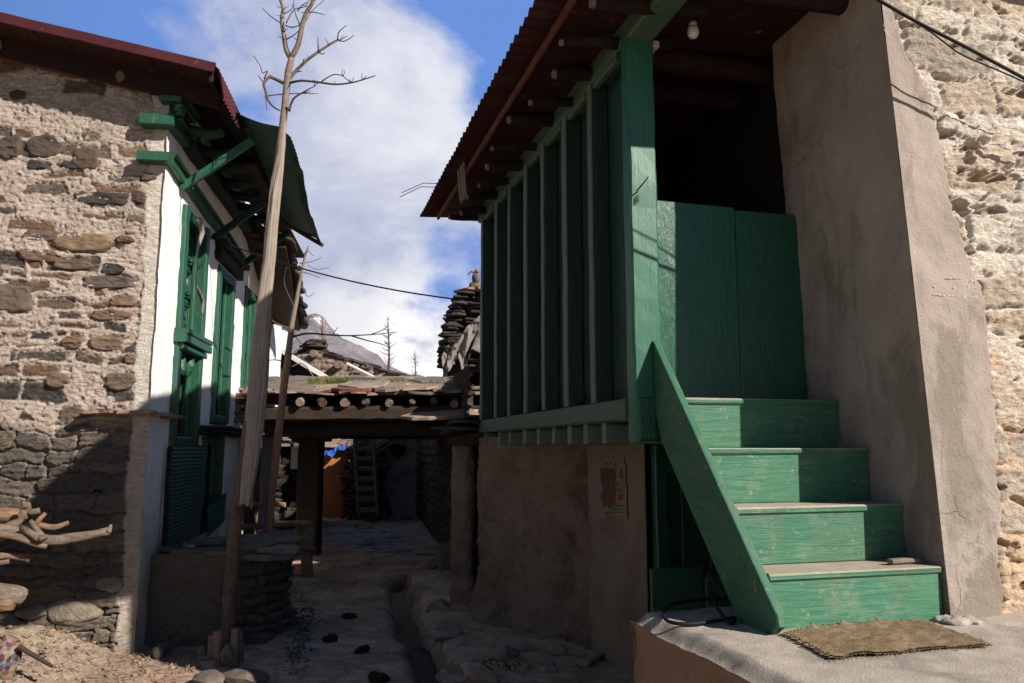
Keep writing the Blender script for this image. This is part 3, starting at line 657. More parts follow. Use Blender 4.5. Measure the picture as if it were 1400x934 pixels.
# stone bench in front of the house
PL = thing('stone_bench', 'low dry stone bench capped with slates below the tin shutter', 'bench', L.w(.9, .45, 0))
path = np.array([(.24, .0), (.16, .45), (.13, .74), (.22, .92), (.50, 1.05), (.85, 1.05), (1.10, .88), (1.2, .4), (1.2, .0)])
sg = np.concatenate([[0], np.cumsum(np.hypot(*np.diff(path, axis=0).T))])
us = rng_(0, sg[-1], .012); vs = rng_(-.12, .72, .012)
U, V = np.meshgrid(us, vs, indexing='ij')
pk = np.interp(U, sg, path[:, 0]); po = np.interp(U, sg, path[:, 1])
e = .06; tk = np.interp(U+e, sg, path[:, 0])-np.interp(U-e, sg, path[:, 0]); to = np.interp(U+e, sg, path[:, 1])-np.interp(U-e, sg, path[:, 1])
nl = np.hypot(tk, to)+1e-9; nk, no = -to/nl, tk/nl
d, r1, r2, r3 = rubble(U+.03*fbm(U*9, V*9, 2, 4, 311), V+.025*fbm(U*8, V*10, 5, 4, 312), 77, (.04, .12), (.12, .4), .04)
dry = sst(U+.12*fbm(U*4, V*5, 0, 3, 7), .66, .84); n1 = fbm(U*7, V*9, 0, 4, 8); n2 = fbm(U*24, V*40, 0, 3, 9)
prof = sst(d, -.002, .016); strat = fbm(U*4, V*55, r3*9, 4, 313)
D = dry*(-.06+prof*(.05+.07*r2)+.018*n2*prof+.024*n1+.018*strat*prof)+(1-dry)*(.030*n1+.012*n2)+.06*sst(.3-V, 0, .4)
MB().grid(L.w(pk-nk*-D if False else pk+nk*D, po+no*D, V), stone=dry*prof, tint=r3, white=0*U).build('bench_wall', stonewall_mat('bench mud and stone', (.165, .135, .11), [(.12, .105, .09), (.18, .15, .125), (.14, .12, .1), (.22, .185, .15)]), PL, smooth=True)
f = MB(); f.add([L.w(a, b, .70) for a, b in path]+[], [list(range(len(path)))]); f.build('bench_fill', M['mud_grey'], PL)
for (k, o, rx, ry, z, ti) in ((.36, .62, .36, .22, .735, .1), (.34, .98, .2, .15, .73, .9), (.75, .9, .3, .24, .745, .45), (.42, .25, .25, .2, .725, .1), (.98, .7, .28, .22, .74, .6), (.55, .42, .22, .13, .78, .75), (.95, .35, .28, .26, .735, .3), (.28, .86, .3, .17, .685, .4)):
    q = MB(); q.slab(L.w(k, o, z), ry, rx, .05, L.rot, (rnd.uniform(-.06, .06), rnd.uniform(-.06, .06)), tint=ti); q.build('capping_slate', M['stone'], PL)
q = MB(); q.rock(L.w(.30, .27, .775), (.07, .04, .025), .3, 2, tint=.9); tag(q.build('loose_stone', M['stone'], smooth=False), 'small pale stone lying on the bench top beside the tin shutter', 'stone')

# ================================================================== RIGHT HOUSE
RH = thing('porch_house', 'clay and stone house with green boarded gallery hung out under a corrugated roof', 'house', (.9, 4.2, 0))
rt = R.T()
UPV = (0, 0, 1); UU = (R.u[0], R.u[1], 0); VV = (R.v[0], R.v[1], 0)
# gallery: recessed boards, studs, rails, joists
b = MB(); ss = [0.0, .24, .47, .7, .93, 1.16, 1.39, 1.6, 1.82, 2.06, 2.3, 2.52, 2.74, 2.97, 3.2, 3.35]
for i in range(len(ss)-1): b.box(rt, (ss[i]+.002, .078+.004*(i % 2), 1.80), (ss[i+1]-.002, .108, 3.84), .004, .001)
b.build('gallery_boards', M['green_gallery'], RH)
for i, s_ in enumerate((3.30, 2.76, 2.32, 1.84, 1.405, .935, .465)):
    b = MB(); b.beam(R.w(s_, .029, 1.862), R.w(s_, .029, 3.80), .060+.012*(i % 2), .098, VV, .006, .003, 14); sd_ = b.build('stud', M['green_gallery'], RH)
    b = MB(); b.beam(R.w(s_+rnd.uniform(-.004, .004), -.028, 1.862), R.w(s_+rnd.uniform(-.004, .004), -.028, 3.80), .066+.014*(i % 2), .014, VV, .004, .003, 14); b.build('lit_face_strip', M['green_lit'], sd_)  # added strip carrying the lit tone of the stud's outer face
b = MB(); b.beam(R.w(-.045, .052, 1.64), R.w(-.045, .052, 3.84), .095, .16, VV, .012, .004, 18); b.build('corner_post', M['green_stair'] if False else M['green_v'], RH)
b = MB(); b.beam(R.w(.01, .012, 1.80), R.w(3.37, .012, 1.80), .10, .115, UPV, .012, .004, 24); b.build('bottom_rail', M['green_beam'], RH)
b = MB(); b.beam(R.w(-1.15, .055, 3.885), R.w(3.5, .055, 3.885), .16, .15, UPV, .015, .004, 30); b.box(rt, (-.088, -.02, 1.862), (.13, .10, 3.80), .006) if False else None; b.build('top_plate', M['green_beam'], RH)
for i, (s0, s1) in enumerate(((.05, .40), (.53, .86), (1.0, 1.33), (1.46, 1.76), (1.9, 2.24), (2.4, 2.68), (2.84, 3.2))):
    b = MB(); b.beam(R.w(s0, -.012, 3.775), R.w(s1, -.012, 3.775), .045, .05, UPV, .008, .003); b.build('head_strip', M['green_beam'], RH)
for s_ in (3.2, 2.66, 2.32, 1.87, 1.53, 1.24, .89, .59, .315, -.02):
    b = MB(); k = rnd.uniform(-.012, .012); b.beam(R.w(s_+k, -.025+rnd.uniform(-.012, .012), 1.683), R.w(s_, .95, 1.683), .075, .115, UPV, .014, .006, 5); b.build('joist', M['green_lit'], RH)
b = MB(); b.box(rt, (-.10, -.012, 1.635), (-.055, .20, 1.862), .01); b.build('corner_block', M['green_door'], RH)
b = MB(); b.box(rt, (-.04, .105, 1.745), (3.30, .98, 1.80), .004); b.build('gallery_floor', M['wood_dark'], RH)
b = MB(); b.box(rt, (-.30, .14, 1.745), (-.05, 1.0, 1.80), .004); b.build('landing_bearer', M['wood_dark'], RH)
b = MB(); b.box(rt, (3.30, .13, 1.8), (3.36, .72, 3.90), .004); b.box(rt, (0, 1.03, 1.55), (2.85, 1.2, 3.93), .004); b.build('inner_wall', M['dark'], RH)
# half door: two leaves of wide boards
for (t0, t1, sx) in ((.118, .60, .0), (.606, 1.015, .006)):
    b = MB(); n_ = 1; w = (t1-t0)/n_
    for i in range(n_): b.box(rt, (-.078+sx, t0+i*w+.0005, 1.80), (-.045+sx, t0+(i+1)*w-.0005, 2.915-.012*(t0 > .5)), .005, .002)
    b.build('half_door', M['green_door'], RH)
# roof
def rz2(t): return 3.955+.05*(np.asarray(t, float)+.54)
SN = -1.10
ks = rng_(SN, 3.9, .0125); ts = rng_(-.54, 1.3, .115)
U, V = np.meshgrid(ks, ts, indexing='ij')
Zr = rz2(V)+.015*np.sin(U*2*PI/.096)+.008*fbm(U*2, V*2, 0, 2, 101)
MB().grid(R.w(U, V-.008*np.abs(fbm(U*5, 0, 0, 2, 3)), Zr)).build('roof', M['red_tin_old'], RH, smooth=True)
b = MB()
for i in range(22):
    s0 = SN+.10+i*.222
    if s0+.2 > 3.8: break
    b.box(lambda P: R.w(P[:, 0], P[:, 1], P[:, 2]+.05*P[:, 1]), (s0, -.36, 3.925), (s0+.215, 1.05, 3.945), .003)
b.build('roof_boards', M['red_wood'], RH)
b = MB(); b.beam(R.w(SN+.1, -.385, 3.885), R.w(3.72, -.385, 3.90), .022, .05, UPV, .004); b.build('edge_board', M['rust_wood'], RH)
for i in range(12):
    s_ = -.75+i*.39+rnd.uniform(-.04, .04)
    if s_ > 3.7: break
    b = MB(); dz = rnd.uniform(-.035, .02); r_ = rnd.uniform(.028, .046); e_ = -.315+rnd.uniform(-.035, .09); w_ = rnd.uniform(-.05, .05)
    b.tube([R.w(s_, .3, 3.90), R.w(s_+.01, .02, 3.875+dz), R.w(s_-.01+w_*.5, -.18, 3.845+dz), R.w(s_+w_, e_, 3.835+dz*1.5)], [.048, r_*1.15, r_, r_*.8], 9, .012, 1)
    o = b.build('rafter', M['dark'], RH)
    c_ = MB(); c_.tube([R.w(s_+w_, e_-.002, 3.835+dz*1.5), R.w(s_+w_, e_-.02, 3.833+dz*1.5)], [r_*.72, r_*.6], 8, .004, tint=.3); c_.build('cut_end', M['wood_grey'], o)
for s_ in (-.62, .16, .55, 1.0, 1.6):
    b = MB(); b.tube([R.w(s_, .02, 3.86), R.w(s_+.03, .5, 3.875), R.w(s_, 1.2, 3.87)], [.06, .07, .065], 12, .006, 2); b.build('ceiling_log', M['red_dark'], RH)
b = MB()
for k in range(5):
    s_ = 2.3+.05*k+rnd.uniform(-.02, .02); b.beam(R.w(s_, -.43, 3.96), R.w(s_+.02, -.40, 3.62+.08*rnd.random()), .02, .012)
b.build('loose_lath', M['wood_grey'], RH)
b = MB()
for k in range(2): b.tube([R.w(3.0-.1*k, -.5, 3.96), R.w(3.05-.1*k, -.66, 3.97), R.w(3.1-.12*k, -.85, 3.87)], .0035, 5)
b.build('roof_wire', M['twig'], RH)
# pier: cement plaster on its stair side and round the corner
def pier_s(z): return -1.0+.043*(z-.87)
def pier_t(s, z): return (.95-.007*(z-.87))*(-s)+(1.02-.028*(z-1.9))*(1+s)
ss = rng_(-1.0, .02, .02); zz = rng_(.55, 4.05, .02); U, V = np.meshgrid(ss, zz, indexing='ij'); U = np.where(U < 0, -U*pier_s(V), U)
D = .014*fbm(U*2.5, V*2.5, 0, 4, 111)+.004*fbm(U*15, V*15, 0, 4, 112)
pm = MB().grid(R.w(U, pier_t(U, V)+D, V))
# front: plaster skin with a ragged edge over the rubble
bx = np.array([.5, .87, 1.33, 1.77, 2.29, 2.55, 2.75, 3.0, 3.27, 3.47, 3.7, 4.1]); bt = .04*(bx-.87)+np.array([1.27, 1.25, 1.265, 1.29, 1.285, 1.22, 1.135, 1.12, 1.078, .955, .89, .80])
tt_ = np.concatenate([rng_(.0, .62, .007)]); zz = rng_(.55, 4.05, .010); U, V = np.meshgrid(tt_, zz, indexing='ij')
t_edge = np.interp(V, bx, bt)+.03*fbm(V*6, 0, 0, 4, 121)+.016*fbm(V*30, U*8, 0, 3, 122)
tt2 = pier_t(pier_s(V), V)+U; dd = t_edge-tt2
fr = .012*fbm(tt2*3, V*3, 0, 4, 113)+.004*fbm(tt2*14, V*14, 0, 3, 114)
S = pier_s(V)-.003+fr*sst(U, 0, .05)+.035*(1-sst(dd, 0, .022))
k_ = (dd[:-1, :-1] > -.004)
pm.grid(R.w(S, tt2+.0*U, V), keep=k_)
pm.build('plaster_pier', M['plaster'], RH, smooth=True)
dm = MB()                                     # two dotted rows and a few dots of white paint
def dot(x, y):
    p = R.at_s(x, y, -.955); q_ = pier_s(p[2]); p = R.at_s(x, y, q_-.008); dm.rock(R.w(q_-.008, p[1], p[2]), (.0045, .0045, .0045), .2, 1)
for i in range(8): dot(1294+i*3.1, 380.5+.3*i*rnd.random())
for i in range(17):
    if rnd.random() < .85: dot(1276+i*3.6, 403.5+rnd.uniform(-.6, .8)+.15*i)
for x, y in ((1277, 392), (1274, 383), (1304, 394), (1323, 391), (1326, 385), (1333, 386), (1333, 394), (1329, 384), (1318, 401)): dot(x, y)
dm.build('paint_dots', M['white_paint'], RH)
# rubble wall of the house front
us = np.concatenate([rng_(.78, 1.85, .0085), rng_(1.866, 3.3, .016), rng_(3.4, 4.6, .1)]); vs = np.concatenate([rng_(.5, 3.85, .0085), [3.95, 4.02]])
U, V = np.meshgrid(us, vs, indexing='ij')
d, r1, r2, r3 = rubble(U+.05*fbm(U*7, V*7, 2, 4, 321), V+.05*fbm(U*6, V*7, 5, 4, 322), 131, (.10, .24), (.2, .5), .06)
n1 = fbm(U*6, V*7, 0, 5, 132, .62); n2 = fbm(U*22, V*34, 0, 4, 133, .62); n3 = fbm(U*3, V*4, 0, 3, 134)
prof = sst(d+.012*n1+.004*n2, -.006, .018)
ra = 1-2*np.abs(fbm(U*7+V*3, V*13, 0, 5, 135, .6)); rb_ = 1-2*np.abs(fbm(U*20, V*34, 0, 4, 136, .6)); strat = fbm(U*3, V*30, r3*5, 4, 137)
crv = sst(fbm(U*4+.8*V, V*11, 0, 5, 138, .62), .34, .42)
D = -.012+prof*(.012+.020*r2)+.011*n1+.011*n2+.014*n3+.006*ra+.009*rb_+.014*strat-.06*crv
st = (r1 < .50)*sst(d-.008-.012*r3+.012*n1, 0, .008)
te_ = np.interp(V, bx, bt)+.03*fbm(V*6, 0, 0, 4, 121)
in_ = sst(U-te_+.02*n1, -.05, .02)
MB().grid(R.w(pier_s(V)+.04-D*in_+.03*(1-in_), np.maximum(U, .9), V), keep=(U[:-1, :-1] > te_[:-1, :-1]-.07), stone=st, tint=r3, white=0*U).build('rubble_wall', M['cream'], RH, smooth=True)
b = MB(); b.box(rt, (-.82, 1.22, -.1), (2.5, 4.6, 3.93), .01); b.build('house_core', M['mud_smooth'], RH)
b = MB(); pr_ = [(-.30, 4.03), (-.18, 4.58), (.25, 5.0), (.58, 5.32), (2.2, 6.6), (2.2, 4.03)]; n = len(pr_)  # unseen prism added above the porch, shaped to shade the left gable
b.add([R.w(-1.06, a, c) for a, c in pr_]+[R.w(1.6, a, c) for a, c in pr_], [list(range(n)), list(range(n, 2*n))[::-1]]+[[i, (i+1) % n, n+(i+1) % n, n+i] for i in range(n)]); b.build('shadow_prism', M['slate_dark'], RH)
# lower storey: mud wall under the gallery, smooth pier with poster, dark doorway
def bent(path, z0, z1, st, amp, seed, flare=.05, zz=None):
    path = np.array(path, float); sg = np.concatenate([[0], np.cumsum(np.hypot(*np.diff(path, axis=0).T))])
    U, V = np.meshgrid(rng_(0, sg[-1], st), rng_(z0, z1, st), indexing='ij'); e = .05
    f = lambda q, k: np.interp(q, sg, path[:, k])
    px, py = (f(U-e, 0)+f(U, 0)+f(U+e, 0))/3, (f(U-e, 1)+f(U, 1)+f(U+e, 1))/3
    tx, ty = f(U+e, 0)-f(U-e, 0), f(U+e, 1)-f(U-e, 1); nl = np.hypot(tx, ty)+1e-9
    D = amp*(fbm(U*2.2, V*2.0, 0, 4, seed)+.55*fbm(U*8, V*8, 0, 5, seed+1, .65)+.25*fbm(U*25, V*25, 0, 3, seed+2))+flare*sst(.5-V+.25*fbm(U*3, V*2, 0, 3, seed+3), 0, .55)*(1+1.2*fbm(U*7, V*7, 0, 4, seed+4))
    return MB().grid(np.stack([px+ty/nl*-D, py-tx/nl*-D, V], -1)), (px, py)
mw, _ = bent([(-.18, 7.9), (-.31, 7.45), (-.30, 7.18), (-.12, 6.86), (.02, 6.74), (.30, 6.42), (.60, 6.08), (.66, 6.02)], -.15, 1.70, .014, .055, 141, -.09)
mw.build('mud_wall', M['mud'], RH, smooth=True)
PF = Frame((.60, 6.02), .26, -.92)
lp, _ = bent([(.59, 6.10), (.600, 6.02), (.73, 5.56), (.86, 5.10), (.885, 5.085), (.90, 5.3)], -.15, 1.70, .02, .006, 145, -.01)
lp.build('lower_pier', M['mud_smooth'], RH, smooth=True)
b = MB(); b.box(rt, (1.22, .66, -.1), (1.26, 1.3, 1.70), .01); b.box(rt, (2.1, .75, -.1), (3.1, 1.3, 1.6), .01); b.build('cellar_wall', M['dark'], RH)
b = MB(); n_ = 6
for i in range(n_): b.box(rt, (.98, .58+i*.2, .02), (1.01, .58+(i+1)*.2-.006, 1.62), .005)
b.beam(R.w(.955, .62, 0), R.w(.955, .62, 1.62), .05, .09, VV); b.beam(R.w(.94, .58, 1.50), R.w(.94, 1.2, 1.50), .04, .12)
b.build('cellar_door', M['green_door'], RH)
h0, h1 = R.at_s(890, 778, .45), R.at_s(962, 800, .45); b = MB(); b.box(rt, (.45, h0[1], .45), (.475, h1[1], h0[2]), .006); b.box(rt, (.44, h1[1]+.01, .45), (.465, h1[1]+.16, h0[2]-.06), .006); b.build('cellar_hatch', M['green_string'], RH)

# poster on the lower pier (torn, printed)
PO = thing('poster', 'torn paper poster with faded print pasted on the mud pier', 'poster', (.75, 5.45, 1.2))
def pw(x, y, o=.0): p = PF.at_t(x, y, (.006+o)); return PF.w(p[0], (.006+o), p[2])
def patch(name, pts, mat, th, parent, o=0.):
    m_ = MB(); V = [pw(x, y, o+th) for x, y in pts]+[pw(x, y, o) for x, y in pts]; n = len(pts)
    m_.add(V, [list(range(n))]+[[i, (i+1) % n, n+(i+1) % n, n+i] for i in range(n)]); return m_.build(name, mat, parent)
pap = earthy('yellowed poster paper', (.19, .145, .10), (.27, .21, .145), 6, 60, .2, .002, .9, (.2, .15, .1), 9, (.55, .65))
ink = earthy('dark faded print', (.075, .06, .05), (.12, .09, .07), 14, 60, .1, .001, .9)
redi = earthy('red print', (.2, .05, .04), (.26, .07, .055), 9, 60, .1, .001, .9)
blui = earthy('blue print', (.05, .07, .16), (.1, .12, .24), 9, 60, .1, .001, .9)
patch('paper', [(812, 631), (814, 627.6), (817.5, 629), (819, 626.3), (829, 627), (836, 625.4), (846, 626.2), (853, 625), (854.2, 633), (855.6, 640), (855, 655), (857.2, 670), (856.4, 690), (858, 709), (852, 709.6), (849, 712), (844, 708.4), (838, 708), (831, 704.5), (826, 705), (820, 702), (821.5, 694), (819, 688), (820.5, 676), (817.4, 664), (818.6, 655), (814.5, 648), (816, 642), (811.5, 639)], pap, .004, PO)
patch('faded_picture', [(820, 644), (823, 638), (826, 642), (829, 637), (833, 641), (841, 640), (842, 655), (840.5, 660), (842.6, 668), (841, 690), (837, 688), (834, 697), (829, 690), (825, 696), (823, 684), (821, 680), (824, 670), (822, 662)], ink, .002, PO, .0045)
patch('red_mark', [(844, 676.5), (852, 676), (852.4, 683), (849, 685), (844.3, 683)], redi, .002, PO, .0045)
patch('red_line', [(835.5, 653), (837.5, 653), (838, 690), (836.5, 691)], redi, .002, PO, .0072)
patch('blue_mark', [(827, 699.5), (832, 700), (831, 703), (827.5, 702.5)], blui, .002, PO, .0045)
for (x0, y0, x1, y1) in ((827, 632.4, 831, 635), (833, 632.2, 837, 634.6), (840.5, 631.5, 842.5, 637), (847.5, 641, 851, 648), (848, 649, 851, 654.5), (843, 660, 846.5, 664), (843.5, 668, 850.5, 670.5), (838, 690.5, 852.5, 692), (836, 695.5, 850, 697), (834, 700, 853, 701.4)):
    patch('print_line', [(x0, y0), (x1, y0+.2), (x1, y1), (x0, y1)], ink, .002, PO, .0045)

# stairs
ST = thing('wooden_stairs', 'steep green wooden stairs with dusty treads and one plank side', 'stairs', R.w(-.6, .5, .9))
FS = [-.97, -.755, -.545, -.335]; ZT = [1.112, 1.352, 1.602, 1.842]; TE = [.942, .965, .975, .985]
zb = .885
for i in range(4):
    back = FS[i+1] if i < 3 else -.080
    rs = MB(); rs.box(rt, (FS[i], .118, zb), (FS[i]+.022, TE[i], ZT[i]-.03), .004, .001); rs.build('riser', M['green_stair'] if i == 0 else M['green_fresh'], ST)
    td = MB(); td.box(rt, (FS[i]-.012, .114, ZT[i]-.029), (back+.02 if i < 3 else back, TE[i]+.004, ZT[i]), .007, .002); td.build('tread', M['green_fresh'], ST)
    zb = ZT[i]+.0005
th = .036; tA = .078
def sp(x, y): p = R.at_t(x, y, tA); return (p[0], p[2])
poly = [(-.10, 2.155), (-1.075, .985), (-1.085, .94), (-.985, .865), (-.845, .868), (-.16, 1.64), (-.103, 1.80)]
m_ = MB(); n = len(poly); bv = .006
V = []
for tq, sc_ in ((tA, .985), (tA+bv, 1), (tA+th-bv, 1), (tA+th, .985)):
    c0 = np.mean(poly, 0)
    V += [R.w(c0[0]+(s_-c0[0])*sc_, tq, c0[1]+(z_-c0[1])*sc_) for s_, z_ in poly]
F_ = [[l*n+i, l*n+(i+1) % n, (l+1)*n+(i+1) % n, (l+1)*n+i] for l in range(3) for i in range(n)]+[list(range(n))[::-1], [3*n+i for i in range(n)]]
m_.add(V, F_); m_.build('stringer', M['green_string'], ST)
b = MB(); b.box(rt, (-1.085, tA-.002, .862), (-1.06, tA+th+.002, .95), .005)
# ledge
LG = thing('concrete_ledge', 'raised rough concrete ledge with an orange clay side at the foot of the stairs', 'ledge', R.w(-1.3, .8, 0))
ss = rng_(-2.7, -.46, .022)
def te(s): return -.265+.02*fbm(s*3, 0, 0, 3, 151)+.008*fbm(s*16, 0, 0, 3, 152)+.16*np.clip(s+.60, 0, 1)**1.5*8*.3
tc = np.concatenate([rng_(0, .12, .012), rng_(.15, 2.6, .03)])
U, V = np.meshgrid(ss, tc, indexing='ij'); rim = sst(V, .0, .09)
Zt = .855+.045*rim+.010*fbm(U*4, V*4, 0, 4, 153)+.004*fbm(U*20, V*20, 0, 3, 154)
back_d = -.05*(1-sst(-.46-U, 0, .06))
MB().grid(R.w(U, te(U)+V, Zt+back_d)).build('ledge_top', M['concrete'], LG, smooth=True)
zz = np.concatenate([rng_(-.2, .87, .022)]); U, V = np.meshgrid(ss, zz, indexing='ij')
off = .018*fbm(U*5, V*5, 0, 4, 155)+.008*fbm(U*18, V*18, 0, 3, 156)+.025*sst(V+.04*fbm(U*5, 0, 0, 3, 9), .78, .86)*-1+.02
sm = MB().grid(R.w(U, te(U)+off, np.minimum(V, .868)))
tc2 = rng_(0, 2.6, .05); U, V = np.meshgrid(tc2, zz, indexing='ij')
sm.grid(R.w(-.47+.01*fbm(U*5, V*5, 0, 3, 157), te(np.full_like(U, -.47))+U+.01, np.minimum(V, .85)))
sm.build('ledge_side', M['platform_side'], LG, smooth=True)
b = MB()
for _ in range(12): 
    b.rock(R.w(-1.05+rnd.uniform(-.02, .05), .95+rnd.uniform(-.06, .05), .898+rnd.uniform(0, .012)), (.035, .04, .018), .4, 3, 4)
b.build('mortar_lump', M['concrete'], LG, smooth=True)
# sack mat
cn = [R.loc(atz(*q, .905))[:2] for q in ((1072, 868), (1140, 901), (1357, 885), (1250, 849))]
uu = rng_(0, 1, .012); U, V = np.meshgrid(uu, uu, indexing='ij')
Pm = sum(np.array(c)[None, None, :]*w[..., None] for c, w in zip(cn, ((1-U)*(1-V), U*(1-V), U*V, (1-U)*V)))
Pm = Pm+np.stack([.012*fbm(U*5, V*5, 0, 3, 161), .012*fbm(U*5, V*5, 9, 3, 162)], -1)
Zm = .914+.016*np.abs(fbm(U*2.6, V*3.2, 0, 3, 163))+.004*np.sin(U*2*PI*28)*.4+.003*fbm(U*30, V*30, 0, 2, 164)+.05*np.exp(-((U+.02)/.05)**2)*np.clip(fbm(V*9, 0, 0, 3, 165), 0, 1)
sack = tinted('coarse sacking', [(.22, .155, .09), (.29, .21, .125)], 20, 160, .8, .008, .98, var=.6)
mt = MB().grid(R.w(Pm[..., 0], Pm[..., 1], Zm), tint=fbm(U*6, V*6, 0, 3, 3)*.5+.5)
mt.grid(R.w(Pm[..., 0], Pm[..., 1], Zm-.007), tint=.3+0*U, flip=True)
for e in range(4):
    for i in range(0, len(uu)-1, 2):
        a = [(uu[i], 0), (1, uu[i]), (uu[i], 1), (0, uu[i])][e]
        ii, jj = min(int(a[0]*(len(uu)-1)), len(uu)-1), min(int(a[1]*(len(uu)-1)), len(uu)-1)
        p0 = R.w(Pm[ii, jj, 0], Pm[ii, jj, 1], Zm[ii, jj]-.003)
        dr = [(0, -1), (1, 0), (0, 1), (-1, 0)][e]
        q0 = (np.array(cn[1])-np.array(cn[0]))*dr[0]+(np.array(cn[3])-np.array(cn[0]))*dr[1]; q0 = q0/np.linalg.norm(q0)*rnd.uniform(.008, .028)
        p1 = p0+np.array([R.u[0]*q0[0]+R.v[0]*q0[1], R.u[1]*q0[0]+R.v[1]*q0[1], -.004+.006*rnd.random()]); mt.tube([p0, p1], .002, 4, tint=.8)
tag(mt.build('sack_mat', sack, smooth=True), 'frayed brown sacking mat on the concrete ledge before the stairs', 'mat')
# black cable coil on the ledge
b = MB(); pts = [atz(*q, .90+h) for q, h in (((995, 818), .02), ((960, 820), .012), ((920, 826), .012), ((907, 838), .012), ((915, 850), .012), ((945, 853), .012), ((985, 848), .012), ((1004, 845), .012), ((1000, 852), .012), ((985, 838), .03), ((975, 818), .08), ((968, 795), .16), ((972, 780), .2))]
b.tube(pts, .0075, 7, 0, 3); tag(b.build('cable', M['metal_dark'], smooth=True), 'black cable lying coiled on the concrete ledge beside the stair plank', 'cable')
b = MB(); p, q = R.at_s(1217, 769, -.9), R.at_s(1258, 771, -.9); b.beam(R.w(-.90, p[1], ZT[0]+.014), R.w(-.885, q[1], ZT[0]+.014), .035, .022, jit=.004)
tag(b.build('wood_chip', M['wood_grey']), 'small flat wood scrap lying on the lowest green step', 'scrap wood')
# bulb, switch box, hook
BU = thing('light_bulb', 'bare white light bulb hanging from the porch ceiling', 'light bulb', R.w(-.12, .36, 3.79))
c0 = R.w(-.12, .36, 0); 
def lathe(prof, c, m=16):
    V = [[c[0]+r*math.cos(2*PI*k/m), c[1]+r*math.sin(2*PI*k/m), z] for r, z in prof for k in range(m)]
    F_ = [[i*m+k, i*m+(k+1) % m, (i+1)*m+(k+1) % m, (i+1)*m+k] for i in range(len(prof)-1) for k in range(m)]
    F_ += [list(range(m)), [(len(prof)-1)*m+k for k in range(m)]]
    return MB().add(V, F_)
zc = 3.905
t = NT('frosted bulb glass'); M['bulb'] = t.fin((.75, .75, .76), .25, spec=.5)
lathe([(.004, zc-.058), (.018, zc-.053), (.029, zc-.04), (.033, zc-.022), (.030, zc-.004), (.024, zc+.012)], c0).build('globe', M['bulb'], BU, smooth=True)
lathe([(.0242, zc+.011), (.021, zc+.03), (.017, zc+.045)], c0).build('collar', M['white_tin'], BU, smooth=True)
lathe([(.019, zc+.044), (.02, zc+.075), (.012, zc+.085), (.004, zc+.10)], c0).build('socket', M['metal_dark'], BU, smooth=True)
b = MB(); p = R.at_s(891, 62, -.02); b.box(rt, (-.06, p[1]-.012, p[2]-.03), (.03, p[1]+.03, p[2]+.012), .006); tag(b.build('junction_box', M['brass']), 'small cream junction box fixed at the head of the green door post', 'junction box')
HK = MB(); p = R.at_s(872, 262, -.1); HK.tube([R.w(-.095, p[1], p[2]+.0), R.w(-.13, p[1]-.02, p[2]-.01), R.w(-.17, p[1]+.03, p[2]+.06)], .004, 5)
for i in range(3):
    a = np.array([R.w(-.102, p[1]-.005+.007*math.cos(q), p[2]-.03-.012*i+.008*math.sin(q)) for q in np.linspace(0, 2*PI, 11)]); HK.tube(a, .002, 5)
tag(HK.build('door_hook', M['metal_dark'], smooth=True), 'dark iron hook with chain links on the green corner post', 'hook')
# cable slung across the top of the house front
b = MB(); A = R.at_s(1185, -12, -1.12); pts = [R.at_s(x, y, -1.12) for x, y in ((1185, -10), (1250, 28), (1320, 64), (1400, 107), (1480, 150), (1900, 340))]
b.tube([R.w(*q) for q in pts], .008, 7, 0, 2)
pts = [R.at_s(x, y, -1.07) for x, y in ((1215, 8), (1270, 42), (1310, 72), (1345, 88), (1400, 112), (1480, 152), (1900, 345))]
b.tube([R.w(*q) for q in pts], .004, 6, 0, 2)
tag(b.build('house_cable', M['metal_dark'], smooth=True), 'black cable slung across the sunlit clay wall at top right', 'cable')

# ================================================================== PASSAGE (roofed gateway over the lane)
AR = thing('slate_gateway', 'low slate roofed gateway of dark beams spanning the lane', 'gateway', (-2.0, 11.0, 0))
I3 = lambda P: P
b = MB(); b.beam((-3.7, 10.06, 2.03), (-.2, 10.0, 2.06), .2, .19, jit=.012, bev=.03); b.build('beam', M['wood_dark'], AR)
b = MB(); b.beam((-3.7, 10.26, 1.84), (-.2, 10.22, 1.87), .22, .19, jit=.012, bev=.03); b.build('beam', M['wood_dark'], AR)
b = MB(); b.beam((-3.7, 12.9, 1.9), (-.2, 12.9, 1.9), .22, .3, jit=.012, bev=.03); b.build('beam', M['wood_dark'], AR)
p = MB(); p.beam((-2.92, 11.3, -.1), (-2.92, 11.3, 1.78), .33, .28, (0, 1, 0), .03, .012); po = p.build('post', M['wood_dark'], AR)
p = MB(); p.beam((-3.18, 11.3, 1.74), (-2.66, 11.3, 1.75), .29, .11, bev=.03); p.build('capital', M['wood_dark'], po)
p = MB(); p.beam((-3.7, 11.3, 1.90), (-.2, 11.3, 1.92), .24, .2, jit=.012, bev=.03); p.build('beam', M['wood_dark'], AR)
p = MB(); p.beam((-3.315, 9.9, -.1), (-3.30, 9.95, 1.69), .15, .16, (0, 1, 0), .03, .012); p.build('post', M['wood_brown'], AR)
p = MB(); p.rock((-3.28, 9.9, 1.78), (.14, .12, .07), .25, 2, tint=.6); p.build('pad_stone', M['stone'], AR)
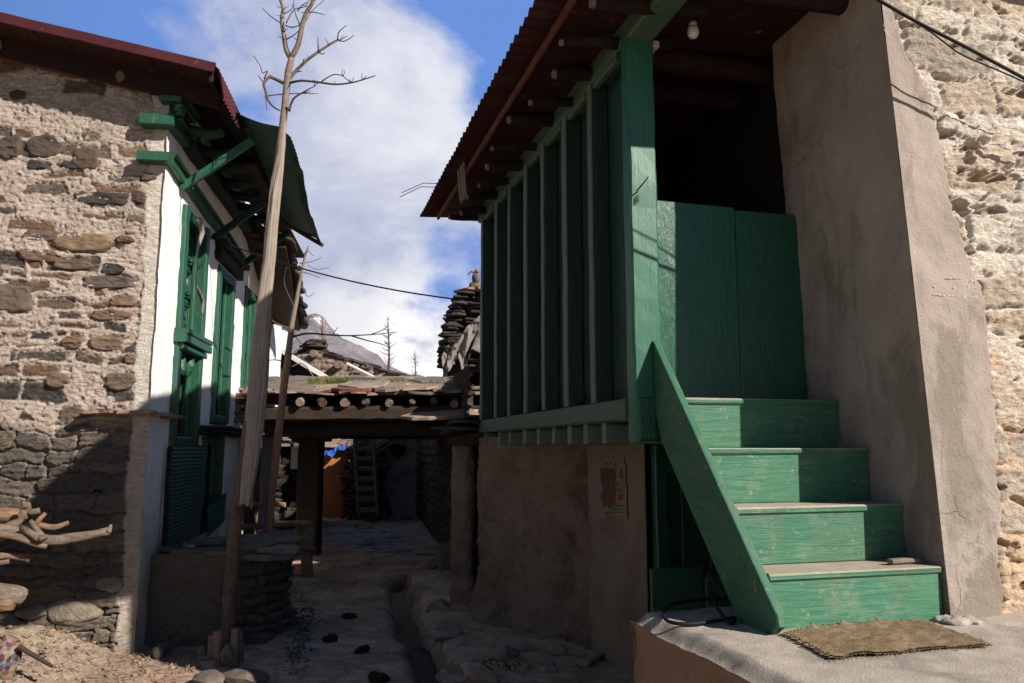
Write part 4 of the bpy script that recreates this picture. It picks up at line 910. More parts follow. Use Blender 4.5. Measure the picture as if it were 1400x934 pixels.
for i in range(8):
    x = -2.73+i*.288+rnd.uniform(-.02, .02); r_ = rnd.uniform(.05, .066)
    q = MB(); q.tube([(x, 9.93+rnd.uniform(-.05, .03), 2.19), (x+rnd.uniform(-.05, .05), 12.9, 2.28)], [r_, r_], 12, .006, tint=.4)
    o = q.build('roof_log', M['wood_dark'], AR)
    q = MB(); y0 = 9.915
    q.tube([(x+rnd.uniform(-.012, .012), y0-.03-.03*rnd.random(), 2.19+rnd.uniform(-.015, .01)), (x, y0+.05, 2.19)], [r_*rnd.uniform(.75, 1.), r_*1.02], 10, .03, tint=rnd.choice([.0, .03, .12, .3])); q.build('cut_end', M['wood_tan'], o)
d_ = MB(); d_.box(None, (-3.7, 10.0, 2.27), (-.1, 13.0, 2.33), .01); d_.build('deck', M['wood_dark'], AR)
def slates(rows, x0, x1, name, parent, mat='slate', w=(.28, .55)):
    for (y, z, ry, tl) in rows:
        x = x0+rnd.uniform(-.1, .1)
        while x < x1:
            a = rnd.uniform(*w); q = MB(); q.slab((x+a/2, y+rnd.uniform(-.05, .05), z+rnd.uniform(-.018, .018)), a*.56, ry, rnd.uniform(.022, .045), rnd.uniform(-.15, .15), (rnd.uniform(-.05, .05), tl+rnd.uniform(-.04, .04)), 11); q.build(name, M[mat], parent); x += a
slates([(10.08, 2.335, .26, .16), (10.16, 2.385, .28, .2), (10.25, 2.43, .27, .24)], -3.65, -.3, 'slate', AR)
slates([(10.75, 2.545, .35, .2), (11.3, 2.62, .35, .14), (11.9, 2.68, .35, .1)], -3.7, -.3, 'slate', AR)
q = MB(); q.slab((-2.05, 10.0, 2.365), .26, .2, .045, .05, (.0, .16), 9, tint=.8); tag(q.build('slate', tinted('rusty red slate', [(.17, .07, .05), (.22, .09, .06)], 8, 60), AR), 'rusty red roof slate at the gateway edge')
q = MB(); q.slab((-.90, 9.72, 2.02), .48, .24, .05, -.04, (.06, .22), 14, tint=.4); q.build('ledge_slab', M['slate'], AR)
# jagged slates at the left end by the house
for i in range(8):
    q = MB(); q.slab((-3.55+rnd.uniform(-.05, .12), 9.75+rnd.uniform(-.1, .1), 1.95+.055*i), .16, .2, .04, rnd.uniform(-.4, .4), (rnd.uniform(-.1, .1), .05)); q.build('slate', M['slate'], AR)
# grass on the roof: uncountable blades
g = MB()
for _ in range(1500):
    x = rnd.uniform(-2.75, -1.35) if rnd.random() < .9 else rnd.uniform(-1.3, -.4); y = 10.45+rnd.uniform(-.12, .2)
    h = rnd.uniform(.03, .10)*(1.25 if x < -2.2 else .7+.5*abs(math.sin(x*9))); a = rnd.uniform(0, 6.28); w = .0045; z0 = 2.46
    dx, dy = math.cos(a)*w, math.sin(a)*w; l = rnd.uniform(-.04, .04)
    g.add([(x-dx, y-dy, z0), (x+dx, y+dy, z0), (x+l+dx*.5, y+l, z0+h*.7), (x+l*1.6, y+l*1.4, z0+h)], [[0, 1, 2, 3]], tint=rnd.random())
tag(g.build('grass', M['grass']), None, kind='stuff')
# railing at the left post
RL = thing('pole_railing', 'rough peeled pole railing on a stump beside the gateway post', 'railing', (-2.9, 9.75, 0))
q = MB(); q.tube([(-2.52, 9.75, -.1), (-2.53, 9.74, .25), (-2.51, 9.73, .62)], [.08, .075, .07], 10, .012, 1, tint=.8); q.build('stump', M['wood_tan'], RL)
for (x0, x1, z0, z1, r_, ti) in ((-3.35, -2.46, .63, .69, .038, .62), (-3.4, -2.80, .90, .91, .03, .6), (-3.3, -2.4, .36, .38, .03, .1)):
    q = MB(); q.tube([(x0, 9.7, z0), ((x0+x1)/2, 9.68, (z0+z1)/2+.012), (x1, 9.66, z1)], r_, 9, .006, 1, tint=ti); q.build('pole', M['wood_tan'], RL)

# slate-covered lean-to beyond the gallery, blue door
SH = thing('mud_shed', 'mud walled shed with slate edge and dark blue door at the lane side', 'shed', R.w(5.2, .5, 0))
q, _ = bent([(.3, 8.3), (-.52, 8.2), (-.585, 8.0), (-.575, 7.72), (-.50, 7.62), (-.40, 7.62), (-.365, 7.70), (-.36, 7.9), (.1, 8.0)], -.15, 1.72, .016, .045, 171, -.05); q.build('wall', M['mud'], SH, smooth=True)
q = MB(); q.box(None, (-.40, 7.90, .0), (.0, 7.93, 1.62), .004); dq = q.build('door', M['blue_door'], SH)
q = MB(); q.beam((-.335, 7.86, 0), (-.335, 7.86, 1.65), .04, .06, (0, 1, 0)); q.build('door_post', M['blue_door'], dq)
for i in range(16):
    q = MB(); q.slab((rnd.uniform(-.55, -.05), 7.4+rnd.uniform(-.12, .9), 1.72+.016*i*.7), .26, .22, .03, rnd.uniform(-.5, .5), (rnd.uniform(-.1, .1), rnd.uniform(-.15, .05))); q.build('slate', M['slate_dark'], SH)
q = MB(); q.beam((-.62, 7.62, 1.665), (-.05, 7.55, 1.665), .12, .08, jit=.01); q.build('lintel', M['wood_dark'], SH)
# far lane wall on the right and the upright slab by it
W0, W1 = np.array([-.62, 9.75]), np.array([-2.35, 18.9]); wl = np.linalg.norm(W1-W0); wd_ = (W1-W0)/wl; wn = np.array([-wd_[1], wd_[0]])
U, V = np.meshgrid(rng_(-.6, wl, .035), rng_(-.1, 2.6, .03), indexing='ij')
d, r1, r2, r3 = rubble(U, V, 181, (.07, .18), (.15, .4), .04); prof = sst(d, .0, .03)
D = -.05+prof*(.05+.04*r2)+.02*fbm(U*9, V*12, 0, 3, 182)
PP = np.stack([W0[0]+wd_[0]*U+wn[0]*D, W0[1]+wd_[1]*U+wn[1]*D, V], -1)
q = MB().grid(PP, stone=prof, tint=r3, white=0*U)
q.add([(*(W0-wn*.5), -.1), (*(W1-wn*.5), -.1), (*(W1-wn*.5), 2.6), (*(W0-wn*.5), 2.6), (*W0, 2.58), (*W1, 2.58)], [[0, 1, 2, 3], [3, 2, 5, 4]])
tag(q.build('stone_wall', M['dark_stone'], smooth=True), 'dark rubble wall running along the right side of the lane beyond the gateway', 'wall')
q = MB(); q.box(None, (-.87, 9.42, -.05), (-.58, 9.56, .47), .03, .008); tag(q.build('stone_slab', M['mud_grey']), 'grey upright stone slab beside the lane drain at the gateway', 'stone slab')
q = MB(); q.slab((-.95, 10.0, .14), .16, .12, .05, .3, (.2, .1), tint=.8); tag(q.build('flat_stone', M['stone']), 'flat stone lying behind the upright grey slab', 'stone')

# ================================================================== HOUSES BEYOND
# far end of the left row: second house with slate eave
H2 = thing('whitewashed_house', 'small white house with a green window above the gateway roof', 'house', (-6.5, 18.5, 0))
q = MB(); q.box(None, (-9, 17.0, -.1), (-5.13, 17.5, 4.35), .02, 0); q.build('wall', M['white'], H2)
q = MB(); q.box(None, (-5.28, 16.975, 2.9), (-5.16, 17.02, 3.6), .01); q.build('window', M['green_left'], H2)
q = MB(); q.box(None, (-9.2, 16.6, 4.36), (-4.95, 17.8, 4.44), .01); q.build('roof', M['slate_dark'], H2)
P0 = atY(402, 332, 9.7); P1 = atY(419, 446, 11.9)
for i in range(22):
    a = i/21; c = P0*(1-a)+P1*a-np.array([0, 0, .10*math.sin(a*PI)*0]); q = MB()
    q.slab((c[0]-.27-.03*rnd.random(), c[1]+rnd.uniform(-.03, .03), c[2]+.08+rnd.uniform(-.012, .012)), .30, .13, .05, L.rot-PI/2+rnd.uniform(-.1, .1), (-.28, -.25), 9, tint=rnd.uniform(.4, .9)); q.build('eave_slate', M['slate_dark'], LH)
q = MB(); A = [P0+np.array(v) for v in ((-.10, 0, .02), (-1.6, 0, .42))]; B = [P1+np.array(v) for v in ((-.10, 0, .02), (-1.6, 0, .42))]
V = [A[0], B[0], B[1], A[1]]; V = V+[v-np.array([0, 0, .1]) for v in V]
q.add(V, [[0, 1, 2, 3], [7, 6, 5, 4], [0, 1, 5, 4], [1, 2, 6, 5], [2, 3, 7, 6], [3, 0, 4, 7]]); q.build('roof_deck', M['wood_dark'], LH)
# white edged awning above the gateway roof
AW = thing('tin_awning', 'dark tin awning with a white edge sloping above the gateway', 'awning', atY(415, 505, 14))
a0, a1 = atY(379, 476, 14.), atY(458, 524, 14.)
q = MB(); q.beam(a0, a1, .05, .09, bev=.006); q.build('edge_rail', M['white_paint'], AW)
q = MB(); V = [a0+np.array([0, .03, .0]), a1+np.array([0, .03, 0]), a1+np.array([0, 2.0, -.1]), a0+np.array([0, 2.0, .0])]; V += [v-np.array([0, 0, .03]) for v in V]
q.add(V, [[0, 1, 2, 3], [7, 6, 5, 4], [0, 1, 5, 4], [1, 2, 6, 5], [2, 3, 7, 6], [3, 0, 4, 7]])
zb_ = 2.3; V = [(a0[0]-.2, 14.12, a0[2]+.05), tuple(a1+np.array([0, .12, -.04])), (a1[0], 14.12, zb_), (a0[0]-.2, 14.12, zb_)]; V += [(x, y+.05, z) for x, y, z in V]; q.add(V, [[0, 1, 2, 3], [7, 6, 5, 4], [0, 1, 5, 4], [1, 2, 6, 5], [2, 3, 7, 6], [3, 0, 4, 7]]); q.build('sheet', M['grey_tin'], AW)
q = MB(); q.tube([atY(x, y, 13.9) for x, y in ((398, 502), (410, 497), (420, 503), (430, 518))], .012, 6, 0, 2); q.build('pipe', M['wood_grey'], AW, smooth=True)
# rubble house with slate gable roof
H3 = thing('slate_house', 'sunlit brown rubble house with thick dark slate gable roof beyond the gateway', 'house', atY(470, 600, 20))
U, V = np.meshgrid(rng_(-6.6, -1.6, .035), rng_(-.1, 5.0, .035), indexing='ij')
rp = np.array([atY(383, 500, 20), atY(422, 479, 20), atY(562, 521, 20), atY(600, 535, 20)])
d, r1, r2, r3 = rubble(U, V, 191, (.09, .22), (.18, .45), .05); prof = sst(d, 0, .04)
D = prof*(.03+.06*r2)+.02*fbm(U*8, V*8, 0, 3, 192)
topz = np.interp(U, rp[:, 0], rp[:, 2])
q = MB().grid(np.stack([U, 20-D, V], -1), keep=(V[:-1, :-1] < topz[:-1, :-1]), stone=prof, tint=r3, white=0*U)
q.build('gable_wall', M['back_stone'], H3, smooth=True)
q = MB(); V = [(-6.6, 20.4, 0), (-1.6, 20.4, 0), (-1.6, 20.4, 3.0), (rp[1][0], 20.4, rp[1][2]-.1), (-6.6, 20.4, 3.6)]; q.add(V, [[0, 1, 2, 3, 4]]); q.build('inner_wall', M['dark_stone'], H3)
for seg in range(3):
    A, B = rp[seg], rp[seg+1]; n = int(np.linalg.norm(B-A)/.17)+1
    for i in range(n):
        for lay in range(2):
            c = A+(B-A)*(i+rnd.random())/n; q = MB()
            q.slab((c[0], 20.32+rnd.uniform(0, .1)+lay*.5, c[2]+.05+.06*lay+rnd.uniform(-.03, .04)), .28, .42, .05, rnd.uniform(-.2, .2), ((B-A)[2]/(B-A)[0]*.75, .0)); q.build('slate', M['slate_dark'], H3)
for (x, y) in ((428, 483), (462, 498), (497, 514)):
    c = atY(x, y, 19.7); q = MB(); q.tube([c, c+np.array([0, 3, 0])], .1, 10, .01, tint=.1); q.build('roof_log', M['wood_grey'], H3)
q = MB(); q.tube([atY(474, 497, 19.3), atY(522, 521, 19.3)], .035, 7); tag(q.build('white_pole', M['white_paint']), 'pale straight pole leaning along the far slate roof edge', 'pole')
for i in range(4):
    c = atY(428+i*2, 474-i*2.4, 20.1); q = MB(); q.slab(c, .35-.03*i, .3, .06, rnd.random(), (0, 0)); q.build('ridge_slate', M['slate_dark'], H3)
# slate stack tower at right
H4 = thing('slate_tower', 'dark slate stacked house corner rising behind the gateway at right', 'house', (-.3, 13.4, 0))
tw = [(520, 598), (505, 600), (492, 603), (480, 604), (468, 606), (452, 607), (440, 610), (425, 616), (412, 622), (403, 628)]
U, V = np.meshgrid(rng_(-1.22, 1.6, .03), rng_(1.2, 4.2, .03), indexing='ij')
d, r1, r2, r3 = rubble(U, V, 201, (.05, .12), (.12, .35), .03); prof = sst(d, 0, .03); D = prof*(.03+.08*r2)+.02*fbm(U*9, V*9, 0, 3, 202)
xe = np.interp(V, [1.2]+[atY(x, y, 13)[2] for y, x in tw][::1], [-1.2]+[atY(x, y, 13)[0]+.08 for y, x in tw])
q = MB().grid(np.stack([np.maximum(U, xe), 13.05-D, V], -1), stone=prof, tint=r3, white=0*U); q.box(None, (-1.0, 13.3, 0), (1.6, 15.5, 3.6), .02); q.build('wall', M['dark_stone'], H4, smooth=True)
yy = 500
while yy > 402:
    for side in range(2):
        x = np.interp(-yy, [-a for a, _ in tw], [b for _, b in tw]); c = atY(x, yy, 13.0)
        w = rnd.uniform(.13, .22); q = MB(); q.slab((c[0]+w*.75+side*.32, 12.98+rnd.uniform(-.05, .08)+side*.05, c[2]), w+.06*side, .28, rnd.uniform(.03, .055), rnd.uniform(-.35, .35), (rnd.uniform(-.1, .06), rnd.uniform(-.1, .1))); q.build('slate', M['slate_dark'], H4)
    yy -= rnd.uniform(3.2, 5.0)
for k in range(6):
    c = atY(632+k*7, 398+rnd.uniform(-2, 2), 13.0); q = MB(); q.slab((c[0]+.1, 13.0, c[2]), .22, .3, .05, rnd.random(), (.03, .04), tint=rnd.choice([.4, .8])); q.build('slate', M['slate'], H4)
# cloth on the tower
U, V = np.meshgrid(rng_(0, 1, .015), rng_(0, 1, .03), indexing='ij')
tp = np.array([atY(x, y, 12.74) for x, y in ((604, 488), (612, 473), (628, 458), (645, 440), (660, 428), (690, 415))]); bt_ = np.array([atY(x, y, 12.7) for x, y in ((607, 527), (613, 506), (624, 489), (634, 508), (645, 478), (690, 500))])
ux = np.linspace(0, 1, 6); tpx = np.stack([np.interp(U, ux, tp[:, k]) for k in range(3)], -1); bpx = np.stack([np.interp(U, ux, bt_[:, k]) for k in range(3)], -1)
bpx[..., 2] += .10*fbm(U*11, 0, 0, 3, 5)
Pc = tpx*(1-V[..., None])+bpx*V[..., None]; Pc[..., 1] += -.03*np.sin(U*23+V*3+4*fbm(U*3, V*2, 0, 2, 3))*(.3+V)-.10*fbm(U*7, V*3, 0, 4, 8)
q = MB().grid(Pc); q.grid(Pc+np.array([0, .008, 0]), flip=True)
tag(q.build('ragged_cloth', M['old_cloth'], smooth=True), 'ragged grey cloth hanging on the dark slate house corner', 'cloth')
q = MB(); c = atY(649, 392, 12.95)
q.rock((c[0], c[1], c[2]), (.10, .09, .11), .25, 2, tint=.8); q.rock((c[0]+.02, c[1], c[2]+.15), (.075, .07, .10), .25, 2, tint=.7); q.rock((c[0]+.04, c[1], c[2]+.27), (.05, .05, .05), .3, 2, tint=.9)
q.tube([(c[0]+.02, c[1], c[2]+.22), (c[0]-.06, c[1], c[2]+.27), (c[0]-.12, c[1], c[2]+.20)], [.02, .018, .008], 6, 0, 1, tint=.8)
tag(q.build('roof_finial', M['stone'], smooth=True), 'pale stacked stone finial on top of the slate house corner', 'finial')

# court beyond the gateway
OB = thing('orange_house', 'orange clay house with pale slates and blue tarp on its roof', 'house', (-4.2, 18.2, 0))
q = MB(); q.box(None, (-6.2, 17.6, -.1), (-3.70, 20, 1.62), .03); q.build('wall', M['orange_mud'], OB)
for lay in range(5):
    for i in range(9):
        q = MB(); q.slab((-5.9+i*.36+rnd.uniform(-.08, .08), 17.6+lay*.35, 1.70+lay*.12), .26, .24, .05, rnd.uniform(-.3, .3), (rnd.uniform(-.06, .06), .25)); q.build('roof_slate', M['slate'], OB)
def rag(name, pts, Y, amp, mat, label, cat, seed):
    pts = [atY(x, y, Y) for x, y in pts]; n = len(pts); U, V = np.meshgrid(rng_(0, 1, .02), rng_(0, 1, .1), indexing='ij')
    C_ = np.stack([np.interp(U, np.linspace(0, 1, n), [p[k] for p in pts]) for k in range(3)], -1)
    C_[..., 2] += (V-.5)*amp*(1+.8*fbm(U*8, 0, 0, 3, seed)); C_[..., 1] += (V-.5)*amp*2+.06*fbm(U*14, V*4, 0, 3, seed+1); C_[..., 2] += .05*fbm(U*16, V*5, 0, 3, seed+2)
    q = MB().grid(C_); q.grid(C_+np.array([0, 0, -.008]), flip=True)
    return tag(q.build(name, mat, smooth=True), label, cat)
rag('blue_tarp', ((438, 622), (450, 617), (462, 613), (475, 609)), 17.35, .18, M['blue_tarp'], 'crumpled blue tarp along the eave of the orange house', 'tarp', 211)
rag('blue_tarp', ((455, 597), (468, 598), (484, 597)), 18.8, .25, M['blue_tarp'], 'blue tarp patch on the pale roof slates under the beam', 'tarp', 221)
# woodpile: a mass of stacked sticks
q = MB(); c0 = atY(470, 712, 16.8)
for _ in range(620):
    z = rnd.uniform(.02, 1.6); w0 = -3.66+.10*rnd.random()+(.0 if z < 1.2 else .2*(z-1.2)); x = rnd.uniform(w0, -2.92+.1*rnd.random())
    q.tube([(x, 16.55+rnd.uniform(-.08, .06), z), (x+rnd.uniform(-.05, .05), 17.4, z+rnd.uniform(-.04, .04))], rnd.uniform(.016, .034), 6, tint=rnd.random()**2)
for _ in range(50):
    z = 1.55+rnd.uniform(0, .2); x = rnd.uniform(-3.5, -2.9); q.tube([(x, 16.5, z-.12), (x+.35, 16.9, z+.15)], .02, 6, tint=rnd.random()*.4)
tag(q.build('woodpile', M['wood_tan']), 'dark stacked sticks of firewood between the orange house and the ladder', 'woodpile', kind='stuff')
LD = thing('plank_ladder', 'steep plank ladder leaning on the grey house beyond the gateway', 'ladder', (-2.7, 15.8, 0))
lb, lt2 = atY(504, 706, 15.7), atY(497, 590, 16.35)
lft = np.array([-.19, 0, 0])
for sgn in (-1, 1):
    q = MB(); q.beam(lb+sgn*lft, lt2+sgn*lft, .05, .16, (0, 1, .4), .01, .006); q.build('side_plank', M['wood_grey'], LD)
for i in range(8):
    a = (i+.6)/8.4; c = lb*(1-a)+lt2*a; q = MB(); q.beam(c-np.array([.17, 0, 0]), c+np.array([.17, 0, 0]), .13, .10, jit=.008, bev=.02); q.build('tread', M['wood_grey'], LD)
H5 = thing('grey_house', 'grey mud house with a round hole and slate eave beside the ladder', 'house', (-2.4, 18.4, 0))
U, V = np.meshgrid(rng_(-4.2, -1.8, .03), rng_(-.1, 2.3, .03), indexing='ij'); D = .03*fbm(U*3, V*3, 0, 4, 231)
M['grey_wall'] = earthy('pale grey mud plaster', (.34, .29, .255), (.46, .40, .355), 4, 45, .8, .03, .96, (.24, .2, .175), 2.2, (.48, .62))
q = MB().grid(np.stack([U, 18.2-D, V], -1)); q.box(None, (-4.2, 18.3, -.1), (-1.8, 20.3, 2.2), .01); q.build('wall', M['grey_wall'], H5, smooth=True)
c = atY(544, 615, 18.12); q = MB(); q.rock(c, (.17, .06, .17), .06, 2); q.build('round_hole', M['dark'], H5, smooth=True)
c = atY(586-35, 612, 18.12); q = MB(); q.rock(c, (.09, .05, .07), .06, 2); q.build('round_hole', M['dark'], H5, smooth=True)
q = MB(); c0, c1 = atY(508, 639, 18.1), atY(534, 639, 18.1); q.beam(c0, c1, .1, .05); q.build('lintel', M['wood_dark'], H5)
q = MB(); c0, c1 = atY(519, 661, 18.1), atY(526, 643, 18.1); q.box(None, (c0[0], 18.1, c0[2]), (c1[0], 18.2, c1[2]), .01); q.build('shutter', M['red_dark'], H5)
for i in range(12):
    q = MB(); q.slab((-3.3+i*.14, 18.0, 2.14+rnd.uniform(-.03, .05)), .2, .3, .05, rnd.uniform(-.3, .3), (rnd.uniform(-.08, .08), .15)); q.build('eave_slate', M['slate'] if i % 3 == 0 else M['slate_dark'], H5)
for i in range(11):
    c = atz(rnd.uniform(492, 556), rnd.uniform(697, 712), .06); q = MB(); q.rock((c[0], c[1], .07+.05*rnd.random()), (rnd.uniform(.07, .16), rnd.uniform(.07, .13), rnd.uniform(.05, .1)), .3, 2)
    tag(q.build('rubble_stone', M['stone']), 'loose stone in the rubble heap below the grey house', 'stone', 'rubble stones at the foot of the grey house')
q = MB(); q.beam(atY(533, 704, 16.9), atY(522, 668, 17.9), .16, .04, (0, 1, .3)); tag(q.build('loose_plank', M['wood_dark']), 'dark plank leaning on the grey house wall right of the ladder', 'plank')
# low dark house, white sheet behind the railing
H6 = thing('low_stone_house', 'low rubble house with pale slates seen behind the pole railing', 'house', (-4.8, 15.2, 0))
U, V = np.meshgrid(rng_(-6.2, -3.95, .035), rng_(-.1, 1.75, .03), indexing='ij'); d, r1, r2, r3 = rubble(U, V, 241, (.08, .2), (.15, .4), .04); prof = sst(d, 0, .03)
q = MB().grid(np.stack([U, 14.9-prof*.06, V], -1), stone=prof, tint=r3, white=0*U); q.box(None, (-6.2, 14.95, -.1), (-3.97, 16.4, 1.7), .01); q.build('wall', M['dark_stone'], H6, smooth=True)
for lay in range(4):
    for i in range(7):
        q = MB(); q.slab((-6.0+i*.33+rnd.uniform(-.06, .06), 14.85+lay*.35, 1.70+lay*.13), .24, .24, .05, rnd.uniform(-.3, .3), (0, .25), tint=rnd.choice([.4, .9, 1., .5])); q.build('roof_slate', M['slate'], H6)
c0, c1 = atY(397, 641, 11.46), atY(440, 611, 11.46); q = MB(); q.box(None, (c0[0], 11.455, c0[2]), (c1[0], 11.47, c1[2]), .003)
tag(q.build('metal_sheet', M['white_tin']), 'pale metal sheet nailed behind the dark gateway post', 'metal sheet')

# ================================================================== TREES, WIRE, WOOD, LITTER
YT = 6.42
TR = thing('bare_tree', 'tall bare tree trunk with a few leafless branches beside the stone bench', 'tree', atY(312, 884, YT))
def pxr(pts, Y, dy=0.): return [atY(x, y, Y+dy*i/max(1, len(pts)-1)) for i, (x, y) in enumerate(pts)]
tk = [(311, 884, 10), (313, 840, 9.0), (317, 780, 8.8), (322, 715, 8.6), (330, 655, 8.4), (339, 600, 8.6), (350, 520, 8), (360, 430, 7), (370, 330, 6), (379, 235, 5.2), (388, 160, 5), (392, 118, 4.6), (395, 96, 4.6), (398, 80, 4.5)]
m_ = MB(); m_.tube([atY(x, y, YT) for x, y, _ in tk[:7]], [r/160. for *_, r in tk[:7]], 12, .006, 2); m_.build('trunk', M['wood_brown'], TR, smooth=True)
m_ = MB(); m_.tube([atY(x, y, YT) for x, y, _ in tk[6:]], [r/160. for *_, r in tk[6:]], 10, .006, 2); m_.build('upper_trunk', M['bark'], TR, smooth=True)
def zz_(pts): return [(330+x/5.19, y/5.19) for x, y in pts]
def limb(pts, r0, r1, mat='twig', dy=0., name='branch', Y=YT, tr=TR, jit=.0015):
    m_ = MB(); n = len(pts); m_.tube(pxr(pts, Y, dy), [r0+(r1-r0)*i/(n-1) for i in range(n)], 7, jit, 2); return m_.build(name, M[mat], tr, smooth=True)
limb(zz_([(350, 415), (318, 350), (300, 230), (287, 130), (298, 60), (270, -20), (262, -70)]), .024, .013, 'bark', .15)
limb(zz_([(350, 415), (400, 320), (428, 190), (458, 95), (500, 25), (530, -60)]), .026, .014, 'bark', -.15)
limb(zz_([(300, 590), (240, 560), (195, 550), (160, 590), (170, 640), (190, 710), (230, 760), (275, 785)]), .017, .006, dy=-.3)
limb(zz_([(340, 560), (400, 490), (470, 425), (545, 370), (620, 320), (685, 282)]), .016, .010, dy=.35)
limb(zz_([(335, 592), (420, 573), (560, 586), (660, 600), (770, 590), (850, 570), (950, 538)]), .012, .004, dy=-.35)
limb(zz_([(340, 790), (368, 705), (440, 655), (515, 615)]), .012, .004, 'bark', -.2)
for pts in ([(190, 680), (340, 665), (550, 665)], [(160, 590), (118, 535)], [(160, 560), (185, 505), (150, 520), (135, 470), (85, 395)], [(685, 282), (690, 230), (745, 180)], [(685, 282), (730, 293), (800, 250)], [(545, 370), (543, 260)], [(570, 580), (650, 530), (720, 540), (775, 582), (800, 545)], [(285, 168), (200, 110), (150, 55)], [(310, 180), (360, 195), (415, 180), (452, 160), (500, 80), (590, 0)], [(460, 90), (520, 88), (590, 105)], [(300, 100), (360, 60), (375, -20)], [(415, 180), (382, 95), (370, 30)], [(320, 280), (370, 250), (410, 215)], [(318, 165), (350, 100), (390, 60), (450, 50), (480, 0)], [(440, 430), (445, 415)], [(545, 372), (575, 385), (590, 372)], [(170, 640), (180, 780)], [(440, 660), (490, 650)], [(850, 570), (885, 545)], [(400, 75), (430, 40), (470, 15)], [(690, 290), (750, 255)], [(395, 510), (430, 505)]):
    limb(zz_(pts), .006, .003, dy=rnd.uniform(-.25, .25), name='twig')
BRP = [(560, 586), (660, 600), (770, 590), (850, 570), (470, 425), (545, 370), (620, 320), (240, 560), (190, 710), (300, 230), (287, 130), (428, 190), (458, 95), (480, 60), (500, 25), (410, 290), (305, 280), (515, 615), (720, 540), (700, 292), (300, 60), (440, 140), (290, 90), (470, 80)]
for (x, y) in BRP:
    for _ in range(2):
        an = rnd.uniform(-2.9, -.25); l = rnd.uniform(18, 60); b2 = an+rnd.uniform(-.7, .7)
        limb(zz_([(x, y), (x+math.cos(an)*l*.5, y+math.sin(an)*l*.5), (x+math.cos(an)*l*.5+math.cos(b2)*l*.5, y+math.sin(an)*l*.5+math.sin(b2)*l*.5)]), .0042, .002, dy=rnd.uniform(-.15, .15), name='twig')
# grey cloth wound down the trunk
cw = [(389, 168, 2.0), (386, 195, 5.0), (381, 232, 7.2), (376, 265, 8.6), (372, 310, 9.2), (369, 355, 9.6), (362, 410, 11.2), (358, 460, 12.6), (355, 515, 13.2), (349, 570, 13.2), (343, 625, 12.4), (338, 662, 10.8), (335, 690, 9.6)]
th_ = np.linspace(0, 2*PI, 49); n = 110; sg = np.linspace(0, len(cw)-1, n)
cx_, cy_, cr_ = [np.interp(sg, range(len(cw)), [c[k] for c in cw]) for k in range(3)]
ce = np.array([atY(x, y, YT-.015) for x, y in zip(cx_, cy_)]); TH, SG = np.meshgrid(th_, sg)
fold = 1+.10*np.sin(TH*4+.5*SG+1.6*np.sin(TH+SG*.5))*sst(SG, 0, 3)+.05*np.sin(TH*13+SG*1.1+2*np.sin(SG))+.20*fbm(np.cos(TH)*1.6, np.sin(TH)*1.6, SG*.9, 4, 251)+.05*fbm(np.cos(TH)*6, np.sin(TH)*6, SG*2.5, 3, 253)
rr = cr_[:, None]/180.*fold*(1+.0*TH)
Pq = ce[:, None, :]+np.stack([rr*np.cos(TH), rr*np.sin(TH)*.75, .02*fbm(np.cos(TH)*2, np.sin(TH)*2, SG*.3, 3, 252)*sst(SG, 8.5, 10)*3.5], -1)
t = NT('thin grey cloth'); n_ = t.noise(t.coord((9, 9, .6)), 5, 6, .6); n2 = t.noise(t.coord(), 9, 6, .6)
M['wrap'] = t.fin(t.mix(.5, t.ramp(n_, [(.3, (.20, .165, .135)), (.7, (.36, .305, .26))]), t.ramp(n2, [(.3, (.21, .17, .14)), (.7, (.35, .3, .255))])), .9, n_, .5, .012, .15)
tag(MB().grid(Pq).build('cloth_wrap', M['wrap'], smooth=True), 'long pale grey cloth wound down the bare tree trunk', 'cloth')
# stubs round the foot of the tree
for (x, y0, y1, w, ti, mt_) in ((291, 905, 868, 9, .2, 'wood_tan'), (300, 912, 862, 8, .1, 'wood_tan'), (310, 915, 882, 9, .8, 'stone'), (321, 914, 860, 8, .1, 'wood_tan'), (329, 905, 862, 7, .2, 'wood_tan'), (306, 880, 855, 8, .9, 'stone'), (276, 896, 882, 11, .5, 'wood_tan')):
    p0 = atz(x, y0, .0); p1 = atY(x+rnd.uniform(-3, 3), y1, p0[1]+.02); q = MB()
    if mt_ == 'stone': c = (p0+p1)/2; q.rock(c+np.array([0, 0, .02]), (.045, .05, max(.06, (p1-p0)[2]*.6)), .3, 2, tint=ti)
    else: q.beam(p0-np.array([0, 0, .05]), p1, .06, .05, (0, 1, 0), .012, .012, tint=ti)
    tag(q.build('wedge_stone' if mt_ == 'stone' else 'wood_stake', M[mt_]), 'stone wedged at the foot of the bare tree' if mt_ == 'stone' else 'short wooden stake packed round the foot of the bare tree', 'stone' if mt_ == 'stone' else 'stake', 'stones wedged at the tree foot' if mt_ == 'stone' else 'stakes round the tree foot')
